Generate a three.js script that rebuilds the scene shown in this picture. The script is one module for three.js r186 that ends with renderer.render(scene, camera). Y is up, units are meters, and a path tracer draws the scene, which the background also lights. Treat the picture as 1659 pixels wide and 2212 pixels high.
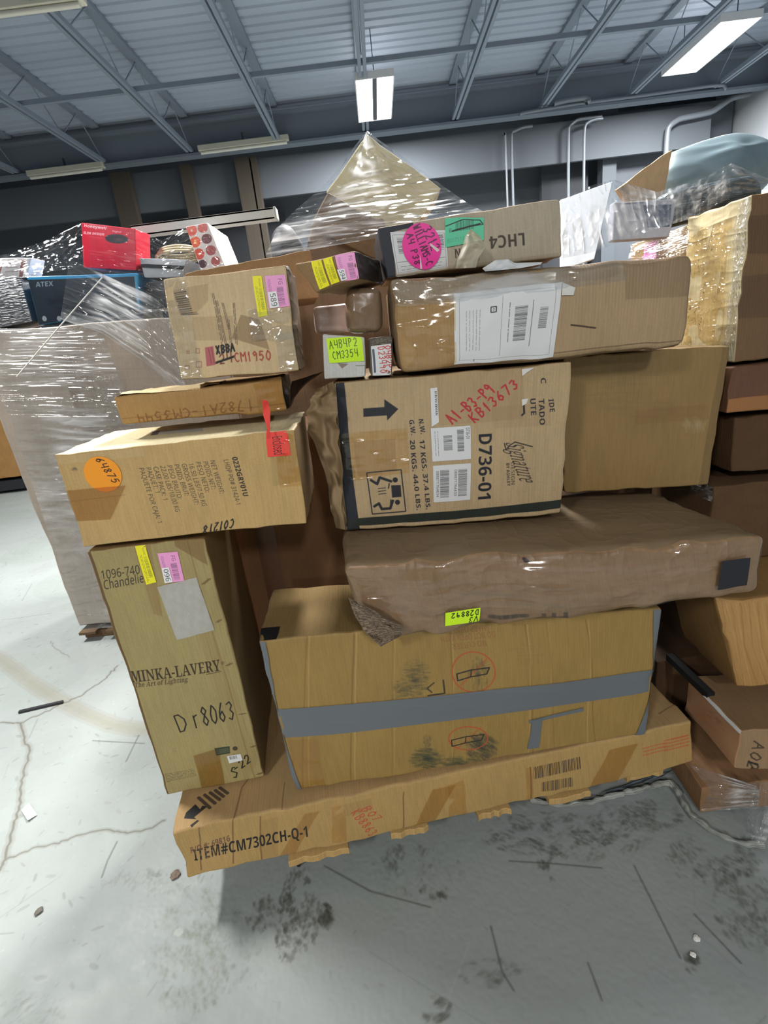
import * as THREE from 'three';
import { mergeGeometries } from 'three/addons/utils/BufferGeometryUtils.js';
import { RoundedBoxGeometry } from 'three/addons/geometries/RoundedBoxGeometry.js';
import { RectAreaLightUniformsLib } from 'three/addons/lights/RectAreaLightUniformsLib.js';

// ---------- camera, exposure, lights ----------
const W = 1659, H = 2212, FOCAL = 1150, EYE = 1.5;
const rad = THREE.MathUtils.degToRad, V = (x, y, z) => new THREE.Vector3(x, y, z);
const scene = new THREE.Scene();
scene.background = new THREE.Color(0x05060a);
const camera = new THREE.PerspectiveCamera(2 * Math.atan(H / 2 / FOCAL) * 180 / Math.PI, W / H, 0.02, 60);
camera.rotation.order = 'YXZ';
camera.position.set(0, EYE, 0);
camera.rotation.set(rad(-18.1), rad(1.36), rad(-6.44));
camera.updateMatrixWorld(true);
const renderer = new THREE.WebGLRenderer({ antialias: true });
renderer.toneMapping = THREE.LinearToneMapping;
renderer.toneMappingExposure = 1.0;
renderer.shadowMap.enabled = true;
RectAreaLightUniformsLib.init();
const LAMP = new THREE.Color(1, 0.985, 0.95), LAMP_POWER = 150;
// every fixture of the hall: [centre x, y, centre z, power share, closed diffuser in one piece]
const FIXTURES = [
  [0.255, 4.1, -7.36, 2.0, false, 'lit twin-panel ceiling light hanging above the tilted wrapped carton', true],
  [3.92, 4.1, -7.08, 2.0, true, 'lit long ceiling light at the upper right near the white side wall', true],
  [-2.8, 4.1, -2.58, 1.45, true, 'ceiling light hanging left of the stacks, out of the picture'],
  [0.255, 4.1, -3.66, 1.9, true, 'ceiling light hanging above the gap between the stacks, out of the picture'],
  [-2.6, 4.1, 3.6, 1.15, true, 'leftmost of the three ceiling lights over the aisle behind the camera'],
  [1.1, 4.1, 4.6, 1.15, true, 'rightmost of the three ceiling lights over the aisle behind the camera'],
  [-0.8, 4.1, 8.3, 1.15, true, 'farthest of the three ceiling lights over the aisle behind the camera'],
];
for (const [x, y, z, p, , , open] of FIXTURES) {
  const l = new THREE.RectAreaLight(LAMP, LAMP_POWER * p, 0.36, 1.08);
  l.position.set(x, y - 0.03, z); l.rotation.x = -Math.PI / 2; l.name = 'ceiling_light_glow'; l.castShadow = true;
  scene.add(l);
  if (!open) continue;  // set only for fittings that get the added uplight
  // added uplight for the two visible fittings, standing in for hazy glow above
  const u = new THREE.RectAreaLight(LAMP, 1.3 * p, 0.3, 1.0);
  u.position.set(x, y + 0.1, z); u.rotation.x = Math.PI / 2; u.name = 'added_haze_uplight'; u.castShadow = true;
  scene.add(u);
}

// ---------- helpers ----------
let seedN = 7;
const rnd = () => { seedN = (seedN * 1664525 + 1013904223) >>> 0; return seedN / 4294967296; };
const rr = (a, b) => a + (b - a) * rnd();
const hash = (x, y, z) => { let h = Math.imul(x, 374761393) ^ Math.imul(y, 668265263) ^ Math.imul(z, 2147483647 - 61); h = Math.imul(h ^ (h >>> 13), 1274126177); return ((h ^ (h >>> 16)) >>> 0) / 4294967296; };
function noise3(x, y, z) {
  const X = Math.floor(x), Y = Math.floor(y), Z = Math.floor(z), f = (t) => t * t * (3 - 2 * t), u = f(x - X), v = f(y - Y), w = f(z - Z), L = (a, b, t) => a + (b - a) * t;
  const c = (i, j, k) => hash(X + i, Y + j, Z + k) * 2 - 1;
  return L(L(L(c(0, 0, 0), c(1, 0, 0), u), L(c(0, 1, 0), c(1, 1, 0), u), v), L(L(c(0, 0, 1), c(1, 0, 1), u), L(c(0, 1, 1), c(1, 1, 1), u), v), w);
}
const used = {};
function numbered(n) { used[n] = (used[n] ?? -1) + 1; return used[n] ? `${n}_${String(used[n]).padStart(3, '0')}` : n; }
function tag(o, label, category, group, kind) { const u = o.userData; if (label) u.label = label; if (category) u.category = category; if (group) u.group = group; if (kind) u.kind = kind; return o; }
function thing(name, label, category, pos, group) { const g = new THREE.Group(); g.name = numbered(name); g.position.copy(pos); scene.add(g); return tag(g, label, category, group); }
function mesh(name, geo, mat, parent, label) {
  const m = new THREE.Mesh(geo, mat); m.name = parent ? name : numbered(name); m.castShadow = m.receiveShadow = true;
  if (label) m.userData.label = label;
  if (parent) { parent.updateMatrixWorld(true); parent.add(m); } else scene.add(m);
  return m;
}
function struct(name, geo, mat) { const m = mesh(name, geo, mat); m.name = name; m.userData.kind = 'structure'; return m; }
// geometry given in world coordinates, hung under a thing
function part(name, geo, mat, parent, label) { parent.updateMatrixWorld(true); geo.applyMatrix4(parent.matrixWorld.clone().invert()); return mesh(name, geo, mat, parent, label); }
// photograph pixel -> point of the room
const MW = camera.matrixWorld.clone();
const ray = (x, y) => V((x - W / 2) / FOCAL, -(y - H / 2) / FOCAL, -1).transformDirection(MW);
const C0 = V(0, EYE, 0);
const atZ = (x, y, z) => { const d = ray(x, y); return C0.clone().addScaledVector(d, z / d.z); };
const atY = (x, y, h) => { const d = ray(x, y); return C0.clone().addScaledVector(d, (h - EYE) / d.y); };
const onPlane = (x, y, p, n) => { const d = ray(x, y); return C0.clone().addScaledVector(d, p.clone().sub(C0).dot(n) / d.dot(n)); };

function bx(w, h, d, x, y, z, r = 0) { const g = r ? new RoundedBoxGeometry(w, h, d, 2, r) : new THREE.BoxGeometry(w, h, d); g.translate(x, y, z); return g; }
function tube(pts, r, seg = 40, rs = 8, closed = false) { return new THREE.TubeGeometry(new THREE.CatmullRomCurve3(pts, closed, 'catmullrom', 0.3), seg, r, rs, closed); }
function smooth(geo) { // normals shared by all vertices at one place
  const p = geo.attributes.position, ix = geo.index.array, acc = new Map(), key = (i) => `${Math.round(p.getX(i) * 2e4)},${Math.round(p.getY(i) * 2e4)},${Math.round(p.getZ(i) * 2e4)}`;
  const keys = []; for (let i = 0; i < p.count; i++) keys.push(key(i));
  const a = V(), b = V(), c = V();
  for (let t = 0; t < ix.length; t += 3) {
    a.fromBufferAttribute(p, ix[t]); b.fromBufferAttribute(p, ix[t + 1]); c.fromBufferAttribute(p, ix[t + 2]);
    const n = b.clone().sub(a).cross(c.clone().sub(a));
    for (let k = 0; k < 3; k++) { const s = keys[ix[t + k]]; if (!acc.has(s)) acc.set(s, V()); acc.get(s).add(n); }
  }
  const out = new Float32Array(p.count * 3);
  for (let i = 0; i < p.count; i++) acc.get(keys[i])?.clone().normalize().toArray(out, i * 3);
  geo.setAttribute('normal', new THREE.BufferAttribute(out, 3));
  return geo;
}
function sheet(fn, nu, nv, su = 1, sv = 1) { // a surface fn(u, v) -> Vector3, uv in metres su x sv
  const pos = [], uv = [], ix = [];
  for (let j = 0; j <= nv; j++) for (let i = 0; i <= nu; i++) { const p = fn(i / nu, j / nv); pos.push(p.x, p.y, p.z); uv.push(i / nu * su, j / nv * sv); }
  for (let j = 0; j < nv; j++) for (let i = 0; i < nu; i++) { const a = j * (nu + 1) + i, b = a + 1, c = a + nu + 1, d = c + 1; ix.push(a, b, d, a, d, c); }
  const g = new THREE.BufferGeometry();
  g.setAttribute('position', new THREE.Float32BufferAttribute(pos, 3)); g.setAttribute('uv', new THREE.Float32BufferAttribute(uv, 2)); g.setAttribute('uv1', new THREE.Float32BufferAttribute(uv, 2)); g.setIndex(ix);
  g.computeVertexNormals();
  return g;
}
// ---------- textures ----------
function canvas(w, h) { const c = document.createElement('canvas'); c.width = Math.max(8, Math.round(w)); c.height = Math.max(8, Math.round(h)); return c; }
function ctex(c, repeat) { const t = new THREE.CanvasTexture(c); t.colorSpace = THREE.SRGBColorSpace; if (repeat) { t.wrapS = t.wrapT = THREE.RepeatWrapping; t.repeat.set(repeat[0], repeat[1] ?? repeat[0]); } return t; }
function dtex(n, fn, repeat, srgb) {
  const d = new Uint8Array(n * n * 4);
  for (let y = 0; y < n; y++) for (let x = 0; x < n; x++) { const v = Math.max(0, Math.min(255, fn(x, y, n) * 255)), o = (y * n + x) * 4; d[o] = d[o + 1] = d[o + 2] = v; d[o + 3] = 255; }
  const t = new THREE.DataTexture(d, n, n, THREE.RGBAFormat); t.magFilter = t.minFilter = THREE.LinearFilter; t.wrapS = t.wrapT = THREE.RepeatWrapping;
  if (repeat) t.repeat.set(repeat[0], repeat[1]); if (srgb) t.colorSpace = THREE.SRGBColorSpace; t.needsUpdate = true; return t;
}
const per = (x, y, n, fx, fy, s) => { // tiling value noise
  const X = x / n * fx, Y = y / n * fy, i = Math.floor(X), j = Math.floor(Y), f = (t) => t * t * (3 - 2 * t), u = f(X - i), v = f(Y - j), h = (a, b) => hash(((a % fx) + fx) % fx, ((b % fy) + fy) % fy, s);
  return (h(i, j) * (1 - u) + h(i + 1, j) * u) * (1 - v) + (h(i, j + 1) * (1 - u) + h(i + 1, j + 1) * u) * v;
};
// cardboard: fibres, a faint ripple of the flutes, blotches
const kraftFn = (x, y, n) => 0.90 + 0.05 * (per(x, y, n, 5, 5, 1) - 0.5) + 0.06 * (per(x, y, n, 90, 12, 2) - 0.5) + 0.05 * (per(x, y, n, 220, 220, 3) - 0.5) + 0.012 * Math.sin(x / n * Math.PI * 2 * 62);
const kraftMap = dtex(512, kraftFn, [2, 2], true);
const kraftBump = dtex(512, (x, y, n) => 0.5 + 0.3 * (per(x, y, n, 60, 8, 2) - 0.5) + 0.12 * Math.sin(x / n * Math.PI * 2 * 62) + 0.25 * (per(x, y, n, 4, 6, 9) - 0.5), [2, 2]);
kraftBump.channel = 1;
const tile = canvas(512, 512); {
  const c = tile.getContext('2d'), im = c.createImageData(512, 512);
  for (let y = 0; y < 512; y++) for (let x = 0; x < 512; x++) { const v = Math.min(255, (kraftFn(x, y, 512) + 0.06) * 255), o = (y * 512 + x) * 4; im.data[o] = v; im.data[o + 1] = v; im.data[o + 2] = v * 0.995; im.data[o + 3] = 255; }
  c.putImageData(im, 0, 0);
}
// stretch film: fine creases running along u
const ridge = (t) => 1 - Math.abs(t * 2 - 1);
const filmBump = dtex(512, (x, y, n) => { const wob = 26 * per(x, y, n, 4, 4, 4); return 0.45 * ridge(per(x, y + wob, n, 6, 42, 11)) ** 3 + 0.35 * ridge(per(x + wob, y, n, 14, 26, 12)) ** 2 + 0.25 * per(x, y, n, 30, 90, 13); }, [1, 1]);
const milk = (x, y, n) => { const wob = 40 * per(x, y, n, 3, 4, 5); return (Math.max(0, ridge(per(x, y + wob, n, 4, 30, 21)) - 0.5) * 2 * (0.25 + per(x, y, n, 5, 5, 22)) + 0.35 * Math.max(0, ridge(per(x + wob, y, n, 8, 60, 23)) - 0.6) * 2.5) * Math.min(1, Math.max(0.1, per(x, y, n, 4, 5, 24) * 3 - 1.1)); };
const filmMilk = dtex(512, (x, y, n) => 0.09 + 0.6 * Math.min(1, milk(x, y, n)), [1, 1]);
const filmClear = dtex(512, (x, y, n) => 0.985 - 0.3 * Math.min(1, milk(x, y, n)), [1, 1]);
const crinkle = dtex(512, (x, y, n) => { const a = 60 * per(x, y, n, 4, 4, 51), b = 60 * per(x, y, n, 4, 4, 52); return 0.6 * per(x, y, n, 4, 5, 53) + 0.25 * ridge(per(x + a, y + b, n, 9, 9, 54)) ** 2 + 0.12 * ridge(per(x + b, y + a, n, 22, 22, 55)); }, [2.2, 2.2]);
crinkle.channel = 1;
const mats = {};
const std = (color, roughness = 0.8, more = {}) => new THREE.MeshStandardMaterial({ color, roughness, ...more });
const M = {
  film: new THREE.MeshPhysicalMaterial({ color: 0xf4f6f8, transmission: 1, thickness: 0, roughness: 1, ior: 1.6, bumpMap: filmBump, bumpScale: 0.012, transmissionMap: filmClear, roughnessMap: filmMilk }),
  filmThin: new THREE.MeshPhysicalMaterial({ color: 0xf6f8fa, transmission: 1, thickness: 0, roughness: 0.12, ior: 1.5, bumpMap: filmBump, bumpScale: 0.006 }),
  tape: new THREE.MeshPhysicalMaterial({ color: 0xfbf3e2, transmission: 1, thickness: 0, roughness: 0.12, ior: 1.5, bumpMap: filmBump, bumpScale: 0.006 }),
  brownTape: new THREE.MeshPhysicalMaterial({ color: 0xe8d9bf, transmission: 1, thickness: 0, roughness: 0.14, ior: 1.5 }), lightTape: new THREE.MeshPhysicalMaterial({ color: 0xf3e8d3, transmission: 1, thickness: 0, roughness: 0.14, ior: 1.5 }),
  steel: std(0x3a3f48, 0.55, { metalness: 0.3 }), dark: std(0x15161a, 0.6), blackTape: std(0x1a1b20, 0.45), greyTape: std(0x666b70, 0.38, { bumpMap: filmBump, bumpScale: 0.001 }), white: std(0xdfe0e2, 0.6),
  conduit: std(0x6f767e, 0.45, { metalness: 0.3 }), wood: std(0x6b5238, 0.8, { map: kraftMap }), pine: std(0xcaa568, 0.8, { map: kraftMap }),
};
function kraft(color, rough = 0.82) { const k = 'k' + color + rough; return mats[k] ??= std(color, rough, { map: kraftMap, bumpMap: kraftBump, bumpScale: 0.0012 }); }
function printed(c, rough = 0.8, bump = true) { return std(0xffffff, rough, { map: ctex(c), ...(bump ? { bumpMap: kraftBump, bumpScale: 0.0012 } : {}) }); }

// ---------- cartons ----------
// A carton: eight corners with rounded, slightly dented edges. front = photograph pixels of the front face [TL, TR, BR, BL], zL / zR its depth at the lower corners.
function frame(q, zL, zR, depth, o = {}) {
  const A = atZ(...q[3], zL), B = atZ(...q[2], zR), nh = V(-(B.z - A.z), 0, B.x - A.x).normalize();
  if (nh.z < 0) nh.negate();
  const n = nh.clone().add(V(0, o.lean ?? 0, 0)).normalize();
  const [tl, tr, br, bl] = q.map(([x, y]) => onPlane(x, y, A, n)), back = nh.clone().multiplyScalar(-depth).add(o.shift ?? V());
  const c = [bl, br, tr, tl, bl.clone().add(back), br.clone().add(back), tr.clone().add(back), tl.clone().add(back)];
  if (o.backTop) { c[6].add(o.backTop); c[7].add(o.backTop); }
  return box8(c, { ...o, plane: [A, n] });
}
function box8(c, o = {}) {
  const b = { c, plane: o.plane, r: o.r ?? 0.006, bulge: o.bulge ?? 0.004, dent: o.dent ?? 0.003, wear: o.wear ?? 0.003, ns: o.ns ?? rnd() * 50 };
  b.L = (c[0].distanceTo(c[1]) + c[3].distanceTo(c[2])) / 2; b.H = (c[0].distanceTo(c[3]) + c[1].distanceTo(c[2])) / 2; b.D = c[0].distanceTo(c[4]);
  b.tri = (u, v, w) => { const r = V(), W8 = [(1 - u) * (1 - v) * (1 - w), u * (1 - v) * (1 - w), u * v * (1 - w), (1 - u) * v * (1 - w), (1 - u) * (1 - v) * w, u * (1 - v) * w, u * v * w, (1 - u) * v * w]; for (let k = 0; k < 8; k++) r.addScaledVector(c[k], W8[k]); return r; };
  const ax = [c[1].clone().sub(c[0]).normalize(), c[3].clone().sub(c[0]).normalize(), c[4].clone().sub(c[0]).normalize()];
  b.ax = ax;
  const bul = (t) => 4 * t * (1 - t);
  b.at = (u, v, w) => {
    const m = [u * b.L, v * b.H, w * b.D], d = [b.L, b.H, b.D], r = Math.min(b.r, b.L / 3, b.H / 3, b.D / 3), q = m.map((t, k) => Math.min(Math.max(t, r), d[k] - r)), off = V(...m.map((t, k) => t - q[k]));
    if (off.length() > 1e-9) off.setLength(r);
    const [U, VV, WW] = [(q[0] + off.x) / d[0], (q[1] + off.y) / d[1], (q[2] + off.z) / d[2]], p = b.tri(U, VV, WW);
    const fx = Math.abs(u - 0.5) * 2, fy = Math.abs(v - 0.5) * 2, fz = Math.abs(w - 0.5) * 2, s = b.ns;
    p.addScaledVector(ax[2], (w < 0.5 ? -1 : 1) * fz ** 8 * b.bulge * bul(u) * bul(v));
    p.addScaledVector(ax[0], (u < 0.5 ? -1 : 1) * fx ** 8 * b.bulge * bul(w) * bul(v));
    p.addScaledVector(ax[1], fy ** 8 * (v > 0.5 ? 1 : 0.2) * (o.sag ?? -0.5) * b.bulge * bul(w) * bul(u));
    const k = b.dent, e = b.wear * Math.exp(-Math.min(Math.max(Math.min(u, 1 - u) * b.L, Math.min(v, 1 - v) * b.H), Math.max(Math.min(u, 1 - u) * b.L, Math.min(w, 1 - w) * b.D), Math.max(Math.min(v, 1 - v) * b.H, Math.min(w, 1 - w) * b.D)) / 0.025);
    const f1 = 5, f2 = 26;
    return p.add(V(noise3(p.x * f1 + s, p.y * f1, p.z * f1) * k + noise3(p.x * f2, p.y * f2 + s, p.z * f2) * e, noise3(p.x * f1, p.y * f1 + s, p.z * f1 + 9) * k * 0.6 + noise3(p.x * f2 + 5, p.y * f2, p.z * f2 + s) * e, noise3(p.x * f1 + 3, p.y * f1 + 7, p.z * f1 + s) * k + noise3(p.x * f2, p.y * f2 + 4, p.z * f2 + s) * e));
  };
  // photograph pixel -> (u, v) on the front face
  b.uv = (x, y) => {
    const P = onPlane(x, y, ...b.plane); let u = 0.5, v = 0.5;
    for (let i = 0; i < 12; i++) { const S = b.tri(u, v, 0), du = b.tri(u + 1e-3, v, 0).sub(S).multiplyScalar(1e3), dv = b.tri(u, v + 1e-3, 0).sub(S).multiplyScalar(1e3), e = P.clone().sub(S), a = du.dot(du), bb = du.dot(dv), d = dv.dot(dv), k = a * d - bb * bb, eu = e.dot(du), ev = e.dot(dv); u += (eu * d - ev * bb) / k; v += (ev * a - eu * bb) / k; }
    return [u, v];
  };
  return b;
}
function stops(len, r, step) { const n = Math.max(2, Math.min(40, Math.round((len - 4 * r) / step))), a = r / len, out = [0, a * 0.5, a]; for (let i = 1; i < n; i++) out.push(a + (1 - 2 * a) * i / n); out.push(1 - a, 1 - a * 0.5, 1); return out; }
const FACES = [[0, 1, 2, 0], [0, 1, 2, 1], [2, 1, 0, 0], [2, 1, 0, 1], [0, 2, 1, 1], [0, 2, 1, 0]]; // front back left right top bottom: axes across, up, fixed axis, its value
function boxGeo(b, step = 0.03) {
  const pos = [], uv = [], uv1 = [], ix = [], groups = [], len = [b.L, b.H, b.D], ST = len.map((l) => stops(l, Math.min(b.r, l / 3), step));
  FACES.forEach(([a, bb, f, val], fi) => {
    const A = ST[a], B = ST[bb], base = pos.length / 3, i0 = ix.length, t = [0, 0, 0]; t[f] = val;
    for (const y of B) for (const x of A) { t[a] = x; t[bb] = y; const p = b.at(...t); pos.push(p.x, p.y, p.z); uv.push(...(fi === 0 || (fi === 4 && b.topPrint) ? [x, y] : [x * len[a], y * len[bb]])); uv1.push(x * len[a], y * len[bb]); }
    const flip = [0, 1, 0, 1, 0, 1][fi] ^ (fi === 2 || fi === 3 ? 1 : 0);
    for (let j = 0; j < B.length - 1; j++) for (let i = 0; i < A.length - 1; i++) { const q = base + j * A.length + i, w = A.length; flip ? ix.push(q, q + w + 1, q + 1, q, q + w, q + w + 1) : ix.push(q, q + 1, q + w + 1, q, q + w + 1, q + w); }
    groups.push([i0, ix.length - i0, fi]);
  });
  const g = new THREE.BufferGeometry();
  g.setAttribute('position', new THREE.Float32BufferAttribute(pos, 3)); g.setAttribute('uv', new THREE.Float32BufferAttribute(uv, 2)); g.setAttribute('uv1', new THREE.Float32BufferAttribute(uv1, 2)); g.setIndex(ix);
  for (const [s, n, m] of groups) g.addGroup(s, n, m);
  return smooth(g);
}
const baseOf = (b) => { const p = b.c[0].clone().add(b.c[1]).add(b.c[4]).add(b.c[5]).multiplyScalar(0.25); return p; };
// add a carton to the scene; m = material of the plain faces, more = {front, top, ...} materials of single faces
function carton(name, label, category, b, m, more = {}, group) {
  const t = thing(name, label, category, baseOf(b), group);
  const pick = ['front', 'back', 'left', 'right', 'top', 'bottom'].map((f) => more[f] ?? m);
  b.t = t; b.topPrint = !!more.topPrint;
  part(more.body ?? 'box', boxGeo(b, more.step), pick, t);
  return t;
}
// a thin sheet lying on the carton's front (or another face): corners as photograph pixels [TL, TR, BR, BL] on the front, or (a, b) pairs with face given
function patch(b, name, q, mat, o = {}) {
  const f = o.face ?? 'front', P = o.uv ? q : q.map(([x, y]) => b.uv(x, y)), off = o.off ?? 0.0018;
  const S = (u, v) => f === 'front' ? b.at(u, v, 0) : f === 'top' ? b.at(u, 1, v) : f === 'right' ? b.at(1, v, u) : b.at(0, v, u), N = f === 'front' ? b.ax[2].clone().negate() : f === 'top' ? b.ax[1] : f === 'right' ? b.ax[0] : b.ax[0].clone().negate();
  const w = S(...P[0]).distanceTo(S(...P[1])), h = S(...P[0]).distanceTo(S(...P[3])), nu = Math.max(2, Math.ceil(w / 0.02)), nv = Math.max(2, Math.ceil(h / 0.02));
  const g = sheet((s, t) => { const k = [s * t, (1 - s) * t, (1 - s) * (1 - t), s * (1 - t)], u = P[0][0] * k[1] + P[1][0] * k[0] + P[2][0] * k[3] + P[3][0] * k[2], v = P[0][1] * k[1] + P[1][1] * k[0] + P[2][1] * k[3] + P[3][1] * k[2]; return S(u, v).addScaledVector(N, off + (o.ripple ? o.ripple * noise3(s * 7 + off * 900, t * 7, 3) : 0)); }, nu, nv, o.metres ? w : 1, o.metres ? h : 1);
  return part(name, g, mat, o.parent ?? b.t, o.label);
}
// a canvas that covers the front of carton b, drawn in photograph pixels
function face(b, color, ppm = 1100) {
  const c = canvas(Math.min(2000, b.L * ppm), Math.min(2000, b.H * ppm)), x = c.getContext('2d'), w = c.width, h = c.height;
  x.fillStyle = color; x.fillRect(0, 0, w, h);
  x.globalCompositeOperation = 'multiply';
  const s = 0.5 * ppm; for (let i = 0; i < w; i += s) for (let j = 0; j < h; j += s) x.drawImage(tile, i, j, s + 1, s + 1);
  x.globalCompositeOperation = 'source-over';
  const p = ([px, py]) => { const [u, v] = b.uv(px, py); return [u * w, (1 - v) * h]; };
  return pen(c, x, p);
}
function pen(c, x, p) {
  const F = {
    c, x, p,
    poly(pts, fill, stroke, lw = 2, close = true) { x.beginPath(); pts.forEach((q, i) => { const a = p(q); i ? x.lineTo(...a) : x.moveTo(...a); }); if (close) x.closePath(); if (fill) { x.fillStyle = fill; x.fill(); } if (stroke) { x.strokeStyle = stroke; x.lineWidth = lw; x.lineJoin = x.lineCap = 'round'; x.stroke(); } return F; },
    line(pts, stroke, lw = 2) { return F.poly(pts, null, stroke, lw, false); },
    // text with baseline a -> b, u = where the top of a capital at a comes to lie
    text(s, a, b, u, color = '#222', font = 'sans-serif', style = '') {
      const A = p(a), B = p(b), U = p(u); x.save(); x.font = `${style} 100px ${font}`; const w = x.measureText(s).width;
      x.setTransform((B[0] - A[0]) / w, (B[1] - A[1]) / w, -(U[0] - A[0]) / 71, -(U[1] - A[1]) / 71, A[0], A[1]); x.fillStyle = color; x.fillText(s, 0, 0); x.restore(); return F;
    },
    hand(s, a, b, u, color = '#222', lw = 3) {
      const A = p(a), B = p(b), U = p(u), n = [...s].length; x.strokeStyle = color; x.lineWidth = lw; x.lineJoin = x.lineCap = 'round';
      [...s].forEach((ch, i) => (HAND[ch] ?? '').split(' ').forEach((st) => { if (!st) return; x.beginPath(); for (let k = 0; k < st.length; k += 2) { const gx = (i + st[k] / 9 * 0.82 + 0.05 * Math.sin(i * 7.7)) / n, gy = +st[k + 1] / 9 * (1 + 0.12 * Math.sin(i * 3.1)) , X = A[0] + (B[0] - A[0]) * gx + (U[0] - A[0]) * gy, Y = A[1] + (B[1] - A[1]) * gx + (U[1] - A[1]) * gy; k ? x.lineTo(X, Y) : x.moveTo(X, Y); } x.stroke(); }));
      return F;
    },
    // bars along a -> b, as high as a -> u
    bars(a, b, u, n = 30, color = '#222', fill = 0.55) { for (let i = 0; i < n; i++) { const t0 = (i + rr(0, 0.2)) / n, t1 = t0 + rr(0.25, 0.9) * fill / n * 1.3, m = (q, r, t) => [q[0] + (r[0] - q[0]) * t, q[1] + (r[1] - q[1]) * t], d = [u[0] - a[0], u[1] - a[1]], s = m(a, b, t0), e = m(a, b, t1); F.poly([s, e, [e[0] + d[0], e[1] + d[1]], [s[0] + d[0], s[1] + d[1]]], color); } return F; },
    scribble(a, b, u, rows = 4, color = '#444', lw = 1.2) { for (let r = 0; r < rows; r++) { let t = 0; while (t < 0.96) { const l = rr(0.04, 0.14), k = (r + 0.5) / rows, q = (s) => [a[0] + (b[0] - a[0]) * s + (u[0] - a[0]) * k, a[1] + (b[1] - a[1]) * s + (u[1] - a[1]) * k]; F.line([q(t), q(Math.min(1, t + l))], color, lw); t += l + rr(0.01, 0.05); } } return F; },
    smear(cx, cy, w, h, color, n = 60, al = 0.05, ang = 0) { for (let i = 0; i < n; i++) { x.globalAlpha = al * rr(0.3, 1.6); const r = rnd() ** 0.7, t = rr(0, 6.283), px = cx + Math.cos(t) * r * w, py = cy + Math.sin(t) * r * h, L = rr(0.1, 0.5) * w, [A, B] = [p([px, py]), p([px + Math.cos(ang) * L, py + Math.sin(ang) * L])]; x.strokeStyle = color; x.lineWidth = rr(2, 9); x.lineCap = 'round'; x.beginPath(); x.moveTo(...A); x.lineTo(...B); x.stroke(); } x.globalAlpha = 1; return F; },
    disc(pt, r, fill) { const A = p(pt); x.fillStyle = fill; x.beginPath(); x.arc(A[0], A[1], r, 0, 7); x.fill(); return F; },
    mat(rough, bump) { return printed(c, rough, bump); },
  };
  return F;
}
// an upright sticker canvas, drawn in its own unit square blown up to w x h
function sticker(w, h, color, draw) { const c = canvas(w, h), x = c.getContext('2d'); x.fillStyle = color; x.fillRect(0, 0, w, h); draw?.(pen(c, x, (q) => [q[0] * w, q[1] * h]), x, w, h); return std(0xffffff, 0.5, { map: ctex(c) }); }
const HAND = {
  0: '4915124072866849', 1: '364940', 2: '174978751070', 3: '18597745734011', 4: '191474 7970', 5: '79291556734011', 6: '69251240725513', 7: '197930', 8: '451749774512407245', 9: '774917357760',
  A: '004980 2464', B: '10195977451545734010', C: '784916134071', D: '10194976734010', E: '79191070 1565', F: '101979 1565', H: '1019 7970 1575', I: '4940', K: '1019 791570', L: '191070', M: '0009458980', N: '10197079',
  O: '4916134073764947', P: '101959774515', Q: '49161340737649 5280', R: '101959774515 4570', S: '78491745734011', T: '0989 4940', V: '094089', W: '0920466089', X: '1970 7910', c: '6536133061', m: '0006263430 34567470', r: '2026 255666', '-': '2474', '.': '4041', '/': '1079', '+': '1474 4741',
};
// ---------- the hall ----------
const XL = -9, XR = 5.5, ZB = -9.6, ZF = 12, DECK = 4.56;
const M2 = {  // deck and wall greys lifted, the haze is put into their colour
  deck: std(0xa4aebd, 0.75), joist: std(0x7f8996, 0.7), backWall: std(0x555b62, 0.85), sideWall: std(0x969ca2, 0.85), panel: std(0x51575f, 0.7), girder: std(0x6f7883, 0.7), post: std(0x4a4239, 0.8, { map: kraftMap }), recess: std(0x313439, 0.9),
};
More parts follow.
